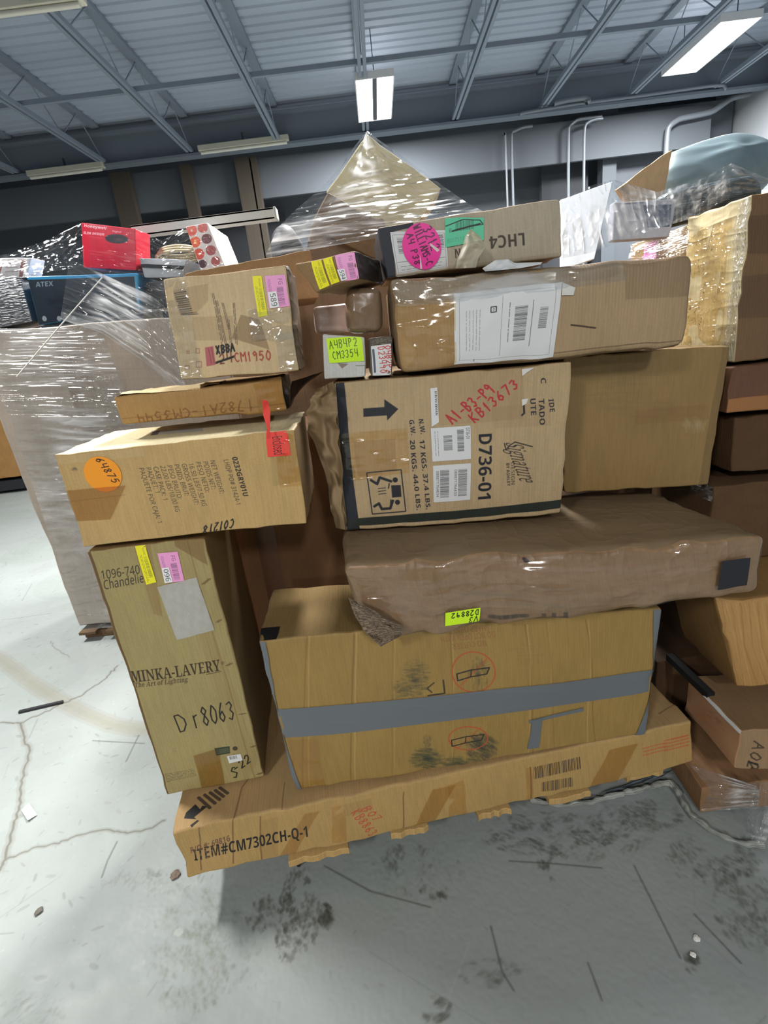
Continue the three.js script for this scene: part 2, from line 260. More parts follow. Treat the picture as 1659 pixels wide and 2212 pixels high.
// floor: one slab; its painted surface is drawn in metres over a 6.4 m square that repeats mirrored
const FS = 6.4, FX = -3.9, FZ = -5.2;
{
  const n = 2048, c = canvas(n, n), x = c.getContext('2d'), P = (q) => { const g = atY(q[0], q[1], 0); return [(g.x - FX) / FS * n, (g.z - FZ) / FS * n]; }, F = pen(c, x, P), PM = pen(c, x, (q) => [(q[0] - FX) / FS * n, (q[1] - FZ) / FS * n]);
  x.fillStyle = '#b1b5b4'; x.fillRect(0, 0, n, n);
  // worn paint west of the pallet; its faint paleness is brighter light painted in
  const edge = []; for (let i = 0; i <= 30; i++) edge.push([-0.62 + 0.06 * noise3(i * 0.5, 0, 1) , -1.6 + i * 0.06]);
  PM.poly([[FX, FZ], [-0.5, FZ], ...edge, [-0.9, 1.3], [FX, 1.3]], 'rgba(206,212,208,0.12)');
  const blot = (k, x0, x1, z0, z1, col, al, w0, w1, sq = 1) => { for (let i = 0; i < k; i++) { x.globalAlpha = al * rr(0.3, 1); x.fillStyle = col; const a = rr(x0, x1), b = rr(z0, z1), r = rr(w0, w1); x.beginPath(); x.ellipse((a - FX) / FS * n, (b - FZ) / FS * n, r / FS * n, r * sq * rr(0.3, 1) / FS * n, rr(0, 3), 0, 7); x.fill(); } x.globalAlpha = 1; };
  blot(260, FX, FX + FS, FZ, FZ + FS, '#7f827e', 0.06, 0.1, 0.5);
  blot(260, FX, FX + FS, FZ, FZ + FS, '#d0d4d0', 0.06, 0.06, 0.4);
  blot(2600, FX, -0.6, FZ, 1.2, '#6c6f68', 0.3, 0.002, 0.02, 0.4);
  blot(3200, FX, -0.6, FZ, 1.2, '#e6e9e6', 0.22, 0.001, 0.008, 0.6); blot(5000, FX, -0.55, FZ, 1.2, '#70736d', 0.3, 0.001, 0.007, 0.5);
  blot(900, -0.8, 2.5, -2, 1.2, '#4c4e4a', 0.16, 0.002, 0.012, 0.5);
  for (let i = 0; i < 240; i++) { const a = rr(FX, FX + FS), b = rr(FZ, FZ + FS), t = rr(0, 6.3), L = rr(0.03, 0.4); x.globalAlpha = rr(0.05, 0.3); PM.line([[a, b], [a + Math.cos(t) * L, b + Math.sin(t) * L + 0.02]], rnd() < 0.7 ? '#55584f' : '#e4e7e4', rr(0.6, 2)); }
  x.globalAlpha = 1;
  const scuff = (cx, cy, w, h, k, al, ang, col = '#4a4a40') => { for (let i = 0; i < k * 4; i++) { const r = rnd() ** 0.55, t = rr(0, 6.283), a = cx + Math.cos(t) * r * w * 1.15, b = cy + Math.sin(t) * r * h * 1.15, q = ang + rr(-0.5, 0.5), L = rr(2, 13); if (noise3(a * 0.045, b * 0.06, cx) < -0.12) continue; x.globalAlpha = Math.min(0.8, al * rr(0.3, 1.3)); F.line([[a, b], [a + Math.cos(q) * L, b + Math.sin(q) * L * 0.8]], col, rr(0.8, 3.2)); } x.globalAlpha = 1; };
  for (const [cx, cy, w, h, k, al, ang] of [[1180, 1800, 130, 40, 260, 0.16, 0.5], [1290, 1790, 110, 60, 160, 0.12, 2.3], [650, 1960, 40, 80, 120, 0.2, 1.6], [620, 2000, 25, 70, 80, 0.25, 1.5], [700, 1975, 14, 22, 40, 0.25, 1], [880, 1855, 50, 30, 90, 0.14, 1.5], [900, 1880, 90, 50, 60, 0.08, 1.6], [1180, 1870, 18, 30, 50, 0.2, 1.5], [940, 1925, 30, 14, 40, 0.2, 1], [1620, 1950, 70, 90, 220, 0.14, 1.1], [1540, 1850, 90, 50, 180, 0.13, 0.9], [1480, 2070, 22, 22, 60, 0.2, 0.8], [1060, 2100, 60, 30, 60, 0.1, 2.6], [945, 2180, 30, 25, 50, 0.14, 2.4], [500, 2060, 60, 90, 60, 0.08, 1.6], [560, 1965, 30, 40, 50, 0.18, 1.5], [1400, 1760, 60, 30, 120, 0.14, 0.6]]) scuff(cx, cy, w, h, k, al, ang);
  scuff(430, 1975, 70, 55, 140, 0.07, 1.2, '#5d6048'); scuff(400, 2090, 75, 100, 260, 0.07, 1.4, '#5d6048'); scuff(420, 2000, 60, 100, 160, 0.05, 1.4, '#6d6f55');
  scuff(60, 2180, 80, 40, 60, 0.06, 2.4, '#5d5f50'); scuff(310, 1905, 80, 25, 60, 0.09, 1.9, '#6b6d66');
  x.globalAlpha = 0.55; F.poly([[378, 2010], [390, 2002], [396, 2014], [386, 2024], [374, 2020]], '#d8dad2'); x.globalAlpha = 1;
  // yellowish curved tyre track and the cracks
  for (const [lw, al] of [[30, 0.25], [20, 0.28], [8, 0.2]]) { x.globalAlpha = al; F.line([[-60, 1390], [0, 1422], [60, 1470], [120, 1508], [180, 1540], [240, 1565], [310, 1578]], '#a09b88', lw); } x.globalAlpha = 1;
  const crack = (pts, lw, col) => { const q = []; pts.forEach((a, i) => { if (i) { const b = pts[i - 1]; for (let k = 1; k <= 6; k++) { const t = k / 6; q.push([b[0] + (a[0] - b[0]) * t + (k < 6 ? rr(-3, 3) : 0), b[1] + (a[1] - b[1]) * t + (k < 6 ? rr(-2, 2) : 0)]); } } else q.push(a); }); x.globalAlpha = 0.3; F.line(q, '#8d8a80', lw * 3.5); x.globalAlpha = 0.85; F.line(q, col, lw); x.globalAlpha = 1; };
  crack([[254, 1438], [230, 1465], [180, 1500], [140, 1518], [90, 1542], [44, 1562], [0, 1561]], 1.8, '#6e6a62');
  crack([[44, 1562], [52, 1600], [65, 1622], [46, 1685], [45, 1735], [30, 1780], [12, 1855], [0, 1880]], 2.6, '#7a756c');
  crack([[12, 1858], [70, 1832], [128, 1822], [165, 1805], [230, 1792], [275, 1800], [330, 1788], [356, 1772]], 1.6, '#77746c');
  crack([[110, 1385], [118, 1400], [150, 1420]], 1, '#8a877f');
  for (const l of [[[200, 1600], [312, 1606]], [[300, 1588], [272, 1646]], [[253, 1818], [232, 1860], [220, 1895]], [[1370, 1870], [1440, 2010], [1470, 2070]], [[1060, 2000], [1085, 2100], [1110, 2140]], [[1270, 2080], [1300, 2160]], [[1100, 1860], [1200, 1866], [1300, 1875]], [[700, 1870], [800, 1925], [930, 1960]], [[1500, 1975], [1600, 2080]]]) { x.globalAlpha = 0.5; F.line(l, '#484a44', 1.6); x.globalAlpha = 1; }
  const t = ctex(c); t.wrapS = t.wrapT = THREE.MirroredRepeatWrapping;
  const rough = dtex(512, (X, Y, N) => 0.42 + 0.3 * per(X, Y, N, 9, 9, 31) + 0.16 * per(X, Y, N, 60, 60, 32), [3, 3]);
  const g = bx(XR - XL + 0.4, 0.2, ZF - ZB + 0.4, (XL + XR) / 2, -0.1, (ZB + ZF) / 2), p = g.attributes.position, uv = g.attributes.uv;
  for (let i = 0; i < p.count; i++) uv.setXY(i, (p.getX(i) - FX) / FS, 1 - (p.getZ(i) - FZ) / FS);
  struct('floor', g, std(0xd2d5d5, 1, { map: t, roughnessMap: rough, bumpMap: dtex(512, (X, Y, N) => per(X, Y, N, 40, 40, 41) * 0.5 + per(X, Y, N, 160, 160, 42) * 0.5, [4, 4]), bumpScale: 0.0015 }));
}
{ // ceiling: ribbed steel deck
  const s = new THREE.Shape(), pts = [], pitch = 0.152;
  for (let z = ZB - 0.1; z < ZF + 0.1; z += pitch) pts.push([z, 0], [z + 0.09, 0], [z + 0.1, 0.018], [z + 0.142, 0.018]);
  s.moveTo(pts[0][0], 0.16); pts.forEach(([a, b]) => s.lineTo(a, b)); s.lineTo(pts.at(-1)[0], 0.16);
  const g = new THREE.ExtrudeGeometry(s, { depth: XR - XL + 0.4, bevelEnabled: false });
  g.rotateY(-Math.PI / 2); g.translate(XR + 0.2, DECK, 0);
  struct('ceiling', g, M2.deck);
}
struct('wall_back', bx(XR - XL + 0.6, DECK + 0.2, 0.2, (XL + XR) / 2, DECK / 2, ZB - 0.1), M2.backWall);
struct('wall_left', bx(0.2, DECK + 0.2, ZF - ZB, XL - 0.1, DECK / 2, (ZB + ZF) / 2), M2.backWall);
struct('wall_right', bx(0.2, DECK + 0.2, ZF - ZB, XR + 0.1, DECK / 2, (ZB + ZF) / 2), M2.sideWall);
struct('wall_front', bx(XR - XL + 0.6, DECK + 0.2, 0.2, (XL + XR) / 2, DECK / 2, ZF + 0.1), M2.backWall);
const beam = (a, b, w, h) => { const L = a.distanceTo(b), g = new THREE.BoxGeometry(w, h, L); g.applyMatrix4(new THREE.Matrix4().lookAt(a, b, V(0, 1, 0.001))); const m = a.clone().add(b).multiplyScalar(0.5); g.translate(m.x, m.y, m.z); return g; };
// open-web joists running away from the camera
[-6.99, -5.8, -4.62, -3.43, -2.24, -1.05, 0.13, 1.32, 2.47, 3.6, 4.75].forEach((x, i) => {
  const j = new THREE.Group(); j.name = 'ceiling_beam_' + (i + 1); j.userData.kind = 'structure'; scene.add(j);
  const z0 = -8.36, z1 = ZF;
  mesh('bottom_chord', mergeGeometries([-1, 1].map((s) => bx(0.034, 0.045, z1 - z0, x + s * 0.027, 4.13, (z0 + z1) / 2))), M2.joist, j);
  mesh('top_chord', bx(0.1, 0.04, z1 - z0, x, DECK - 0.025, (z0 + z1) / 2), M2.joist, j);
  const rods = [], st = 0.5; for (let z = z0, k = 0; z < z1 - st; z += st, k++) rods.push(beam(V(x, k % 2 ? DECK - 0.03 : 4.14, z), V(x, k % 2 ? 4.14 : DECK - 0.03, z + st), 0.009, 0.009));
  mesh('web_rods', mergeGeometries(rods), M2.joist, j);
});
const bridge = (z, y, n) => { const g = bx(XR - XL, 0.045, 0.045, (XL + XR) / 2, y, z); struct('trim_' + n, g, M2.joist); };
bridge(-6.58, 4.17, 1); bridge(-3.2, 4.17, 2); bridge(1.5, 4.17, 3);
// the girder that carries the joist ends, its ledge, and what stands below it
struct('beam_1', mergeGeometries([bx(XR - XL, 0.03, 0.16, (XL + XR) / 2, 4.08, -8.36), bx(XR - XL, 0.36, 0.03, (XL + XR) / 2, 4.26, -8.4), bx(XR - XL, 0.03, 0.16, (XL + XR) / 2, 4.44, -8.36)]), M2.girder);
struct('beam_2', bx(4.95 - XL, 0.5, 0.06, (XL + 4.95) / 2, 3.82, -8.75), std(0x50565d, 0.85));
[[-3.35, 0.26], [-2.42, 0.15], [-1.62, 0.2], [-1.46, 0.07]].forEach(([x, w], i) => struct('column_' + (i + 1), bx(w, 4.06, 0.14, x, 2.03, -8.62), M2.post));
struct('wall_recess', bx(2.2, 3.5, 0.05, -2.35, 1.75, -9.4), M2.recess);
struct('wall_partition', bx(1.7, 4.2, 0.08, 4.6, 2.1, -9.1), M2.panel);
struct('column_5', bx(0.2, 4.4, 0.2, 3.62, 2.2, -9.0), std(0x4a5159, 0.7));
struct('column_6', bx(0.7, 3.9, 0.12, 3.05, 1.95, -9.2), M2.recess);
// conduits clipped to the wall
const pipeAt = (pts, z, r, label, foot) => { const q = pts.map(([a, b, dz]) => atZ(a, b, z + (dz ?? 0))); if (foot) { q[0].x = q[1].x; q[0].y = 0.005; q.splice(1, 0, V(q[1].x, 1.2, z), V(q[1].x, 2.4, z)); } const o = mesh('conduit_pipe', tube(q, r, 90, 8), M.conduit); tag(o, label, 'pipe', null); return o; };
pipeAt([[1099, 640], [1092, 300], [1091, 292]], -8.55, 0.014, 'thin bare conduit, left one of the close pair on the dark wall', true);
pipeAt([[1108, 640], [1105, 305], [1110, 285], [1130, 275], [1150, 272]], -8.6, 0.02, 'grey conduit bent over to the right at its top, beside the thin one', true);
pipeAt([[1225, 560], [1228, 290], [1234, 270], [1250, 258], [1300, 252]], -8.6, 0.022, 'pale conduit rising behind the upper carton and bending right at its top', true);
pipeAt([[1257, 560], [1262, 300], [1266, 268], [1285, 258], [1302, 256]], -8.5, 0.02, 'bright conduit at the right of the pair beside the grey column', true);
pipeAt([[1440, 480], [1441, 300], [1447, 272], [1468, 257], [1500, 250], [1540, 240], [1580, 212], [1620, 202]], -8.62, 0.04, 'thick conduit that climbs the dark partition and swings right under the ceiling', true);
pipeAt([[1122, 247], [1140, 242], [1240, 225], [1380, 207], [1520, 187], [1562, 184], [1568, 194]], -8.16, 0.022, 'long nearly level conduit crossing below the right hand ceiling lamp');
pipeAt([[1196, 223], [1225, 216], [1262, 211], [1271, 216], [1266, 222]], -8.1, 0.035, 'short pale pipe with a rounded end hung beneath the joists');
// ---------- ceiling fixtures ----------
const glow = new THREE.MeshStandardMaterial({ color: 0xffffff, emissive: LAMP, emissiveIntensity: 9, roughness: 0.5 });
FIXTURES.forEach(([x, y, z, p, one, label], i) => {
  const behind = i > 3, t = thing('ceiling_light', label, 'ceiling light', V(x, y, z), behind ? 'ceiling lights behind the camera' : undefined);
  const rim = [bx(0.012, 0.05, 1.16, -0.206, 0.02, 0), bx(0.012, 0.05, 1.16, 0.206, 0.02, 0), bx(0.42, 0.05, 0.012, 0, 0.02, -0.58), bx(0.42, 0.05, 0.012, 0, 0.02, 0.58), bx(0.42, 0.02, 1.17, 0, 0.055, 0)];
  mesh('housing', mergeGeometries(rim), M.white, t);
  if (one) mesh('diffuser', bx(0.39, 0.01, 1.14, 0, 0.005, 0), glow, t);
  else { for (const s of [-1, 1]) mesh('diffuser', bx(0.172, 0.01, 1.14, s * 0.112, 0.005, 0), glow, t); mesh('centre_bar', bx(0.05, 0.03, 1.14, 0, 0.015, 0), std(0x55565a, 0.6), t); }
  for (const s of [-1, 1]) mesh('hanger', new THREE.CylinderGeometry(0.005, 0.005, DECK - y - 0.06, 6).translate(0, (DECK - y + 0.06) / 2, s * 0.5), M.steel, t);
});
// dead strip fixtures along the girder
const strip = (a, b, label, col = 0xb9b6a6, z = -8.27) => { const A = atZ(...a, z), B = atZ(...b, z), m = A.clone().add(B).multiplyScalar(0.5), t = thing('strip_light', label, 'ceiling light', m), L = A.distanceTo(B); t.rotation.z = Math.atan2(B.y - A.y, B.x - A.x) * 0.2; mesh('channel', bx(L, 0.07, 0.1, 0, 0.02, 0, 0.01), std(col, 0.6), t); mesh('tube', new THREE.CylinderGeometry(0.02, 0.02, L - 0.06, 10).rotateZ(Math.PI / 2).translate(0, -0.033, 0.02), std(0xd5d3c6, 0.4), t); mesh('hanger', bx(0.02, 0.1, 0.02, 0, 0.1, 0), M.steel, t); };
strip([62, 381], [225, 359], 'unlit strip fixture below the girder at the far left');
strip([430, 328], [624, 300], 'unlit strip fixture below the girder left of the lit twin-panel lamp');
strip([-60, 31], [182, 0.5], 'pale edge of a ceiling fixture in the upper left corner', 0xd6d3c0, -4.96);
// ---------- the stack on its pallet ----------
// stickers shared by several cartons
const pinkPaper = sticker(128, 128, '#f09ad0', (F) => { F.text('FG', [0.1, 0.32], [0.34, 0.32], [0.1, 0.14], '#8a5078'); F.bars([0.52, 0.2], [0.52, 0.9], [0.86, 0.2], 16, '#8a5a80'); F.scribble([0.06, 0.42], [0.34, 0.42], [0.06, 0.56], 1, '#a868a0', 3); });
const pinkSide = sticker(128, 128, '#f0a0d2', (F) => { F.text('FG', [0.62, 0.1], [0.62, 0.3], [0.82, 0.1], '#8a5078'); F.bars([0.5, 0.36], [0.5, 0.96], [0.82, 0.36], 18, '#8a5a80'); F.text('FG54200', [0.1, 0.1], [0.1, 0.5], [0.24, 0.1], '#a868a0'); });
const yellowPaper = sticker(64, 192, '#f2e81c', (F) => { F.bars([0.5, 0.3], [0.5, 0.85], [0.85, 0.3], 24, '#8a8a20'); F.scribble([0.18, 0.25], [0.18, 0.95], [0.42, 0.25], 2, '#6a6a18', 2); F.scribble([0.6, 0.06], [0.6, 0.26], [0.8, 0.06], 2, '#8a8a20', 2); });
const numberTag = (s) => sticker(64, 96, '#ecebea', (F) => F.text(s, [0.22, 0.08], [0.22, 0.92], [0.82, 0.08], '#1a1a1e'));
const neon = (w, h, draw, col = '#c8f01c') => sticker(w, h, col, draw);
const whiteLabel = (w, h, draw) => sticker(w, h, '#d9d9da', draw);

const pal = V(0.09, 0, -1.56);
{ // wooden pallet, only the ends of its boards peep out below the long flat carton
  const t = thing('wooden_pallet', 'wooden pallet under the long flat carton, with pale broken board ends showing', 'pallet', pal);
  t.rotation.y = rad(8.5);
  for (const x of [-0.62, 0, 0.62]) mesh('stringer', bx(0.045, 0.075, 0.8, x, 0.0575, -0.22, 0.004), M.wood, t);
  [[-0.47, 0.17], [-0.2, 0.11], [0.06, 0.1], [0.3, 0.13], [0.56, 0.12]].forEach(([x, w], i) => { const s = new THREE.Shape(), d = [0.345, 0.335, 0.335, 0.34, 0.32][i]; s.moveTo(-w / 2, -0.6); s.lineTo(w / 2, -0.6); for (let k = 0; k <= 8; k++) s.lineTo(w / 2 - w * k / 8, d + rr(-0.005, 0.005)); const g = new THREE.ExtrudeGeometry(s, { depth: 0.018, bevelEnabled: true, bevelSize: 0.002, bevelThickness: 0.002, bevelSegments: 1 }); g.rotateX(-Math.PI / 2); g.scale(1, 1, -1); g.index || 0; const ix = g.attributes.position; for (let a = 0; a < ix.count; a += 3) for (const at of [g.attributes.position, g.attributes.normal, g.attributes.uv]) for (let c = 0; c < at.itemSize; c++) { const q = at.array[(a + 1) * at.itemSize + c]; at.array[(a + 1) * at.itemSize + c] = at.array[(a + 2) * at.itemSize + c]; at.array[(a + 2) * at.itemSize + c] = q; } g.translate(x, 0.0985, 0); mesh('deck_board', g, M.pine, t); });
  for (const z of [0.12, -0.14, -0.5]) mesh('bottom_board', bx(1.3, 0.018, 0.1, 0, 0.01, z, 0.003), M.wood, t);
}
const base = frame([[368, 1799], [1499, 1559], [1499, 1649], [404, 1898]], -1.105, -1.325, 0.95, { r: 0.008, bulge: 0.006, dent: 0.006, wear: 0.007, sag: -0.4 });
{
  const F = face(base, '#b19058', 1250);
  // creases, tape and prints
  for (const a of [[430, 1785], [501, 1771], [560, 1765], [870, 1709], [1146, 1655]]) F.line([a, [a[0] + 3, a[1] + 95]], 'rgba(80,52,28,0.5)', 5);
  for (const [q, al] of [[[[560, 1775], [600, 1765], [600, 1850], [560, 1857]], 0.3], [[[740, 1735], [800, 1722], [806, 1745], [746, 1760]], 0.3]]) F.poly(q, `rgba(120,86,46,${al * 0.6})`);
  F.poly([[1458, 1570], [1499, 1560], [1499, 1645], [1470, 1655]], 'rgba(170,135,80,0.5)');
  F.text('P/O #: 69816', [409, 1846], [497, 1818], [407, 1833], '#6a4a36', 'sans-serif', 'bold');
  F.text('ITEM#CM7302CH-Q-1', [417, 1862], [668, 1806], [413, 1838], '#1d1a1a', 'sans-serif', 'bold');
  for (let i = 0; i < 30; i++) F.line([[rr(410, 480), rr(1830, 1862)], [rr(410, 480), rr(1830, 1862)]], 'rgba(181,138,92,0.55)', 1.5);
  F.hand('BO7', [778, 1744], [810, 1772], [796, 1736], '#b8402c', 3); F.hand('KB8863', [757, 1752], [800, 1806], [775, 1742], '#b8402c', 3);
  F.bars([1153, 1680], [1255, 1657], [1152, 1655], 34, '#3a2a20'); F.bars([1171, 1709], [1239, 1697], [1170, 1687], 24, '#3a2a20');
  F.x.globalAlpha = 0.6; F.scribble([1386, 1634], [1440, 1624], [1385, 1612], 3, '#bd5230', 6); F.scribble([1436, 1627], [1492, 1616], [1434, 1598], 4, '#bd5230', 6); F.scribble([1452, 1606], [1492, 1598], [1451, 1592], 1, '#bd5230', 6); F.x.globalAlpha = 1;
  // lid: arrow and block capitals near the left corner, crease lines across
  const tw = 1500, th = 900, c = canvas(tw, th), x = c.getContext('2d'); x.fillStyle = '#ab8b5e'; x.fillRect(0, 0, tw, th); x.globalCompositeOperation = 'multiply'; for (let i = 0; i < tw; i += 500) for (let j = 0; j < th; j += 500) x.drawImage(tile, i, j, 501, 501); x.globalCompositeOperation = 'source-over';
  const lidUV = (q) => { const P = atY(q[0], q[1], base.c[3].y), o = base.c[3], e = base.c[2].clone().sub(o), d = base.c[7].clone().sub(o), r = P.sub(o); return [r.dot(e) / e.lengthSq() * tw, (1 - r.dot(d) / d.lengthSq()) * th]; }, T = pen(c, x, lidUV);
  T.poly([[401, 1755], [420, 1737], [430, 1748], [435, 1740], [445, 1742], [418, 1766], [422, 1770], [397, 1768]], '#1e1c1c'); T.poly([[408, 1784], [424, 1772], [428, 1774], [412, 1788]], '#26201c');
  for (const [a, b] of [[[427, 1722], [451, 1745]], [[440, 1716], [462, 1735]], [[452, 1711], [472, 1727]], [[463, 1706], [480, 1720]], [[473, 1700], [489, 1713]]]) T.line([a, b], '#4a3a2c', 9);
  T.line([[503, 1768], [520, 1700], [560, 1650]], 'rgba(90,60,34,0.5)', 5); T.line([[608, 1748], [615, 1690]], 'rgba(90,60,34,0.4)', 4); T.line([[1462, 1495], [1470, 1510]], '#222', 9); T.line([[1490, 1500], [1515, 1512]], '#161414', 10); T.line([[1425, 1545], [1470, 1520], [1490, 1556]], 'rgba(90,60,34,0.5)', 4);
  carton('flat_carton', 'long flat brown carton with a printed item number, at the very bottom of the stack', 'carton', base, kraft(0xa08052), { front: F.mat(0.72), top: printed(c, 0.8), topPrint: true });
  patch(base, 'packing_tape', [[658, 1756], [690, 1748], [636, 1842], [602, 1850]], M.lightTape, { metres: true, off: 0.0028 });
  patch(base, 'packing_tape', [[934, 1702], [984, 1692], [934, 1782], [892, 1792]], M.lightTape, { metres: true, off: 0.0028 });
  patch(base, 'packing_tape', [[1314, 1616], [1374, 1602], [1330, 1686], [1270, 1698]], M.lightTape, { metres: true, off: 0.0028 });
  patch(base, 'packing_tape', [[717, 1740], [745, 1735], [748, 1812], [716, 1818]], M.tape, { metres: true, ripple: 0.003 });
  patch(base, 'packing_tape', [[967, 1692], [1005, 1684], [1008, 1770], [970, 1778]], M.tape, { metres: true, ripple: 0.003 });
  patch(base, 'packing_tape', [[1136, 1656], [1150, 1653], [1152, 1726], [1138, 1729]], M.tape, { metres: true, ripple: 0.002 });
}
const chand = frame([[187, 1189], [444, 1164], [573, 1677], [362, 1718]], -1.222, -1.262, 0.42, { r: 0.006, bulge: 0.008, dent: 0.005, wear: 0.004 });
{
  const F = face(chand, '#a59462', 1100);
  F.line([[190, 1185], [363, 1716]], 'rgba(90,64,34,0.8)', 10); F.line([[405, 1170], [550, 1680]], 'rgba(120,92,50,0.35)', 5);
  F.poly([[395, 1260], [420, 1245], [560, 1640], [530, 1690]], 'rgba(125,96,50,0.14)');
  F.poly([[440, 1660], [475, 1645], [480, 1692], [445, 1700]], 'rgba(190,155,96,0.18)');
  F.poly([[284, 1180], [320, 1172], [350, 1330], [330, 1325]], 'rgba(120,84,38,0.28)'); F.poly([[375, 1160], [440, 1158], [450, 1220], [378, 1182]], 'rgba(110,78,38,0.5)');
  for (const [a, b] of [[[437, 1262], [452, 1243]], [[467, 1345], [475, 1333]], [[487, 1438], [498, 1426]], [[515, 1542], [528, 1534]], [[540, 1612], [550, 1602]], [[553, 1672], [566, 1662]]]) for (let k = 0; k < 3; k++) F.line([[a[0] + k * 3, a[1]], [b[0] + k * 3, b[1] + 6]], 'rgba(80,54,26,0.6)', 2);
  F.text('1096-740', [218, 1250], [300, 1238], [215, 1232], '#2c2620', 'sans-serif'); F.text('Chandelier', [224, 1271], [316, 1256], [221, 1252], '#2c2620', 'sans-serif');
  F.text('MINKA-LAVERY', [284, 1474], [478, 1447], [279, 1450], '#3a2d1e', 'serif', 'bold'); F.text('®', [478, 1436], [486, 1434], [477, 1429], '#3a2d1e', 'serif'); F.line([[446, 1455], [478, 1449]], '#4a3a26', 2);
  F.text('The Art of Lighting', [289, 1485], [406, 1470], [287, 1475], '#4a3a26', 'serif', 'bold italic');
  F.hand('D', [387, 1580], [418, 1570], [373, 1546], '#1f1a16', 4); F.hand('r8063', [421, 1571], [514, 1550], [410, 1532], '#1f1a16', 4);
  F.hand('S', [505, 1681], [520, 1670], [496, 1660], '#1f1a16', 4); F.hand('-22', [508, 1668], [545, 1640], [500, 1652], '#1f1a16', 4);
  F.scribble([354, 1670], [418, 1656], [360, 1688], 6, 'rgba(70,56,38,0.8)', 1.4);
  F.disc([508, 1614], 8, '#4a3c28'); F.poly([[463, 1613], [496, 1609], [497, 1624], [467, 1629]], '#38412c'); F.scribble([468, 1616], [494, 1612], [469, 1626], 3, '#8f9478', 1.2); F.smear(377, 1620, 5, 6, '#7a6848', 10, 0.1);
  carton('chandelier_carton', 'tall narrow carton standing at the left end, printed with the word Chandelier', 'carton', chand, kraft(0x9c7d4e), { front: F.mat(0.7) });
  patch(chand, 'yellow_label', [[287, 1180], [309, 1177], [335, 1257], [313, 1262]], yellowPaper);
  const p = patch(chand, 'pink_label', [[338, 1196], [383, 1192], [398, 1254], [354, 1259]], pinkSide);
  patch(chand, 'number_tag', [[347, 1227], [363, 1225], [372, 1256], [354, 1259]], numberTag('096'), { off: 0.0032, parent: p });
  patch(chand, 'paper_sheet', [[337, 1267], [425, 1247], [465, 1360], [382, 1380]], std(0xc3bfb6, 0.6, { map: kraftMap }), { ripple: 0.002 });
  patch(chand, 'packing_tape', [[418, 1628], [472, 1612], [486, 1692], [437, 1704]], M.brownTape, { metres: true, off: 0.0028, label: 'piece of brown tape near the foot' });
  patch(chand, 'barcode_sticker', [[490, 1629], [520, 1625], [524, 1639], [495, 1645]], whiteLabel(96, 48, (f) => f.bars([0.15, 0.12], [0.7, 0.12], [0.15, 0.55], 12, '#333')));
}
const wide = frame([[560, 1383], [1430, 1312], [1393, 1586], [640, 1711]], -1.192, -1.284, 0.3, { r: 0.008, bulge: 0.012, dent: 0.006, wear: 0.004 });
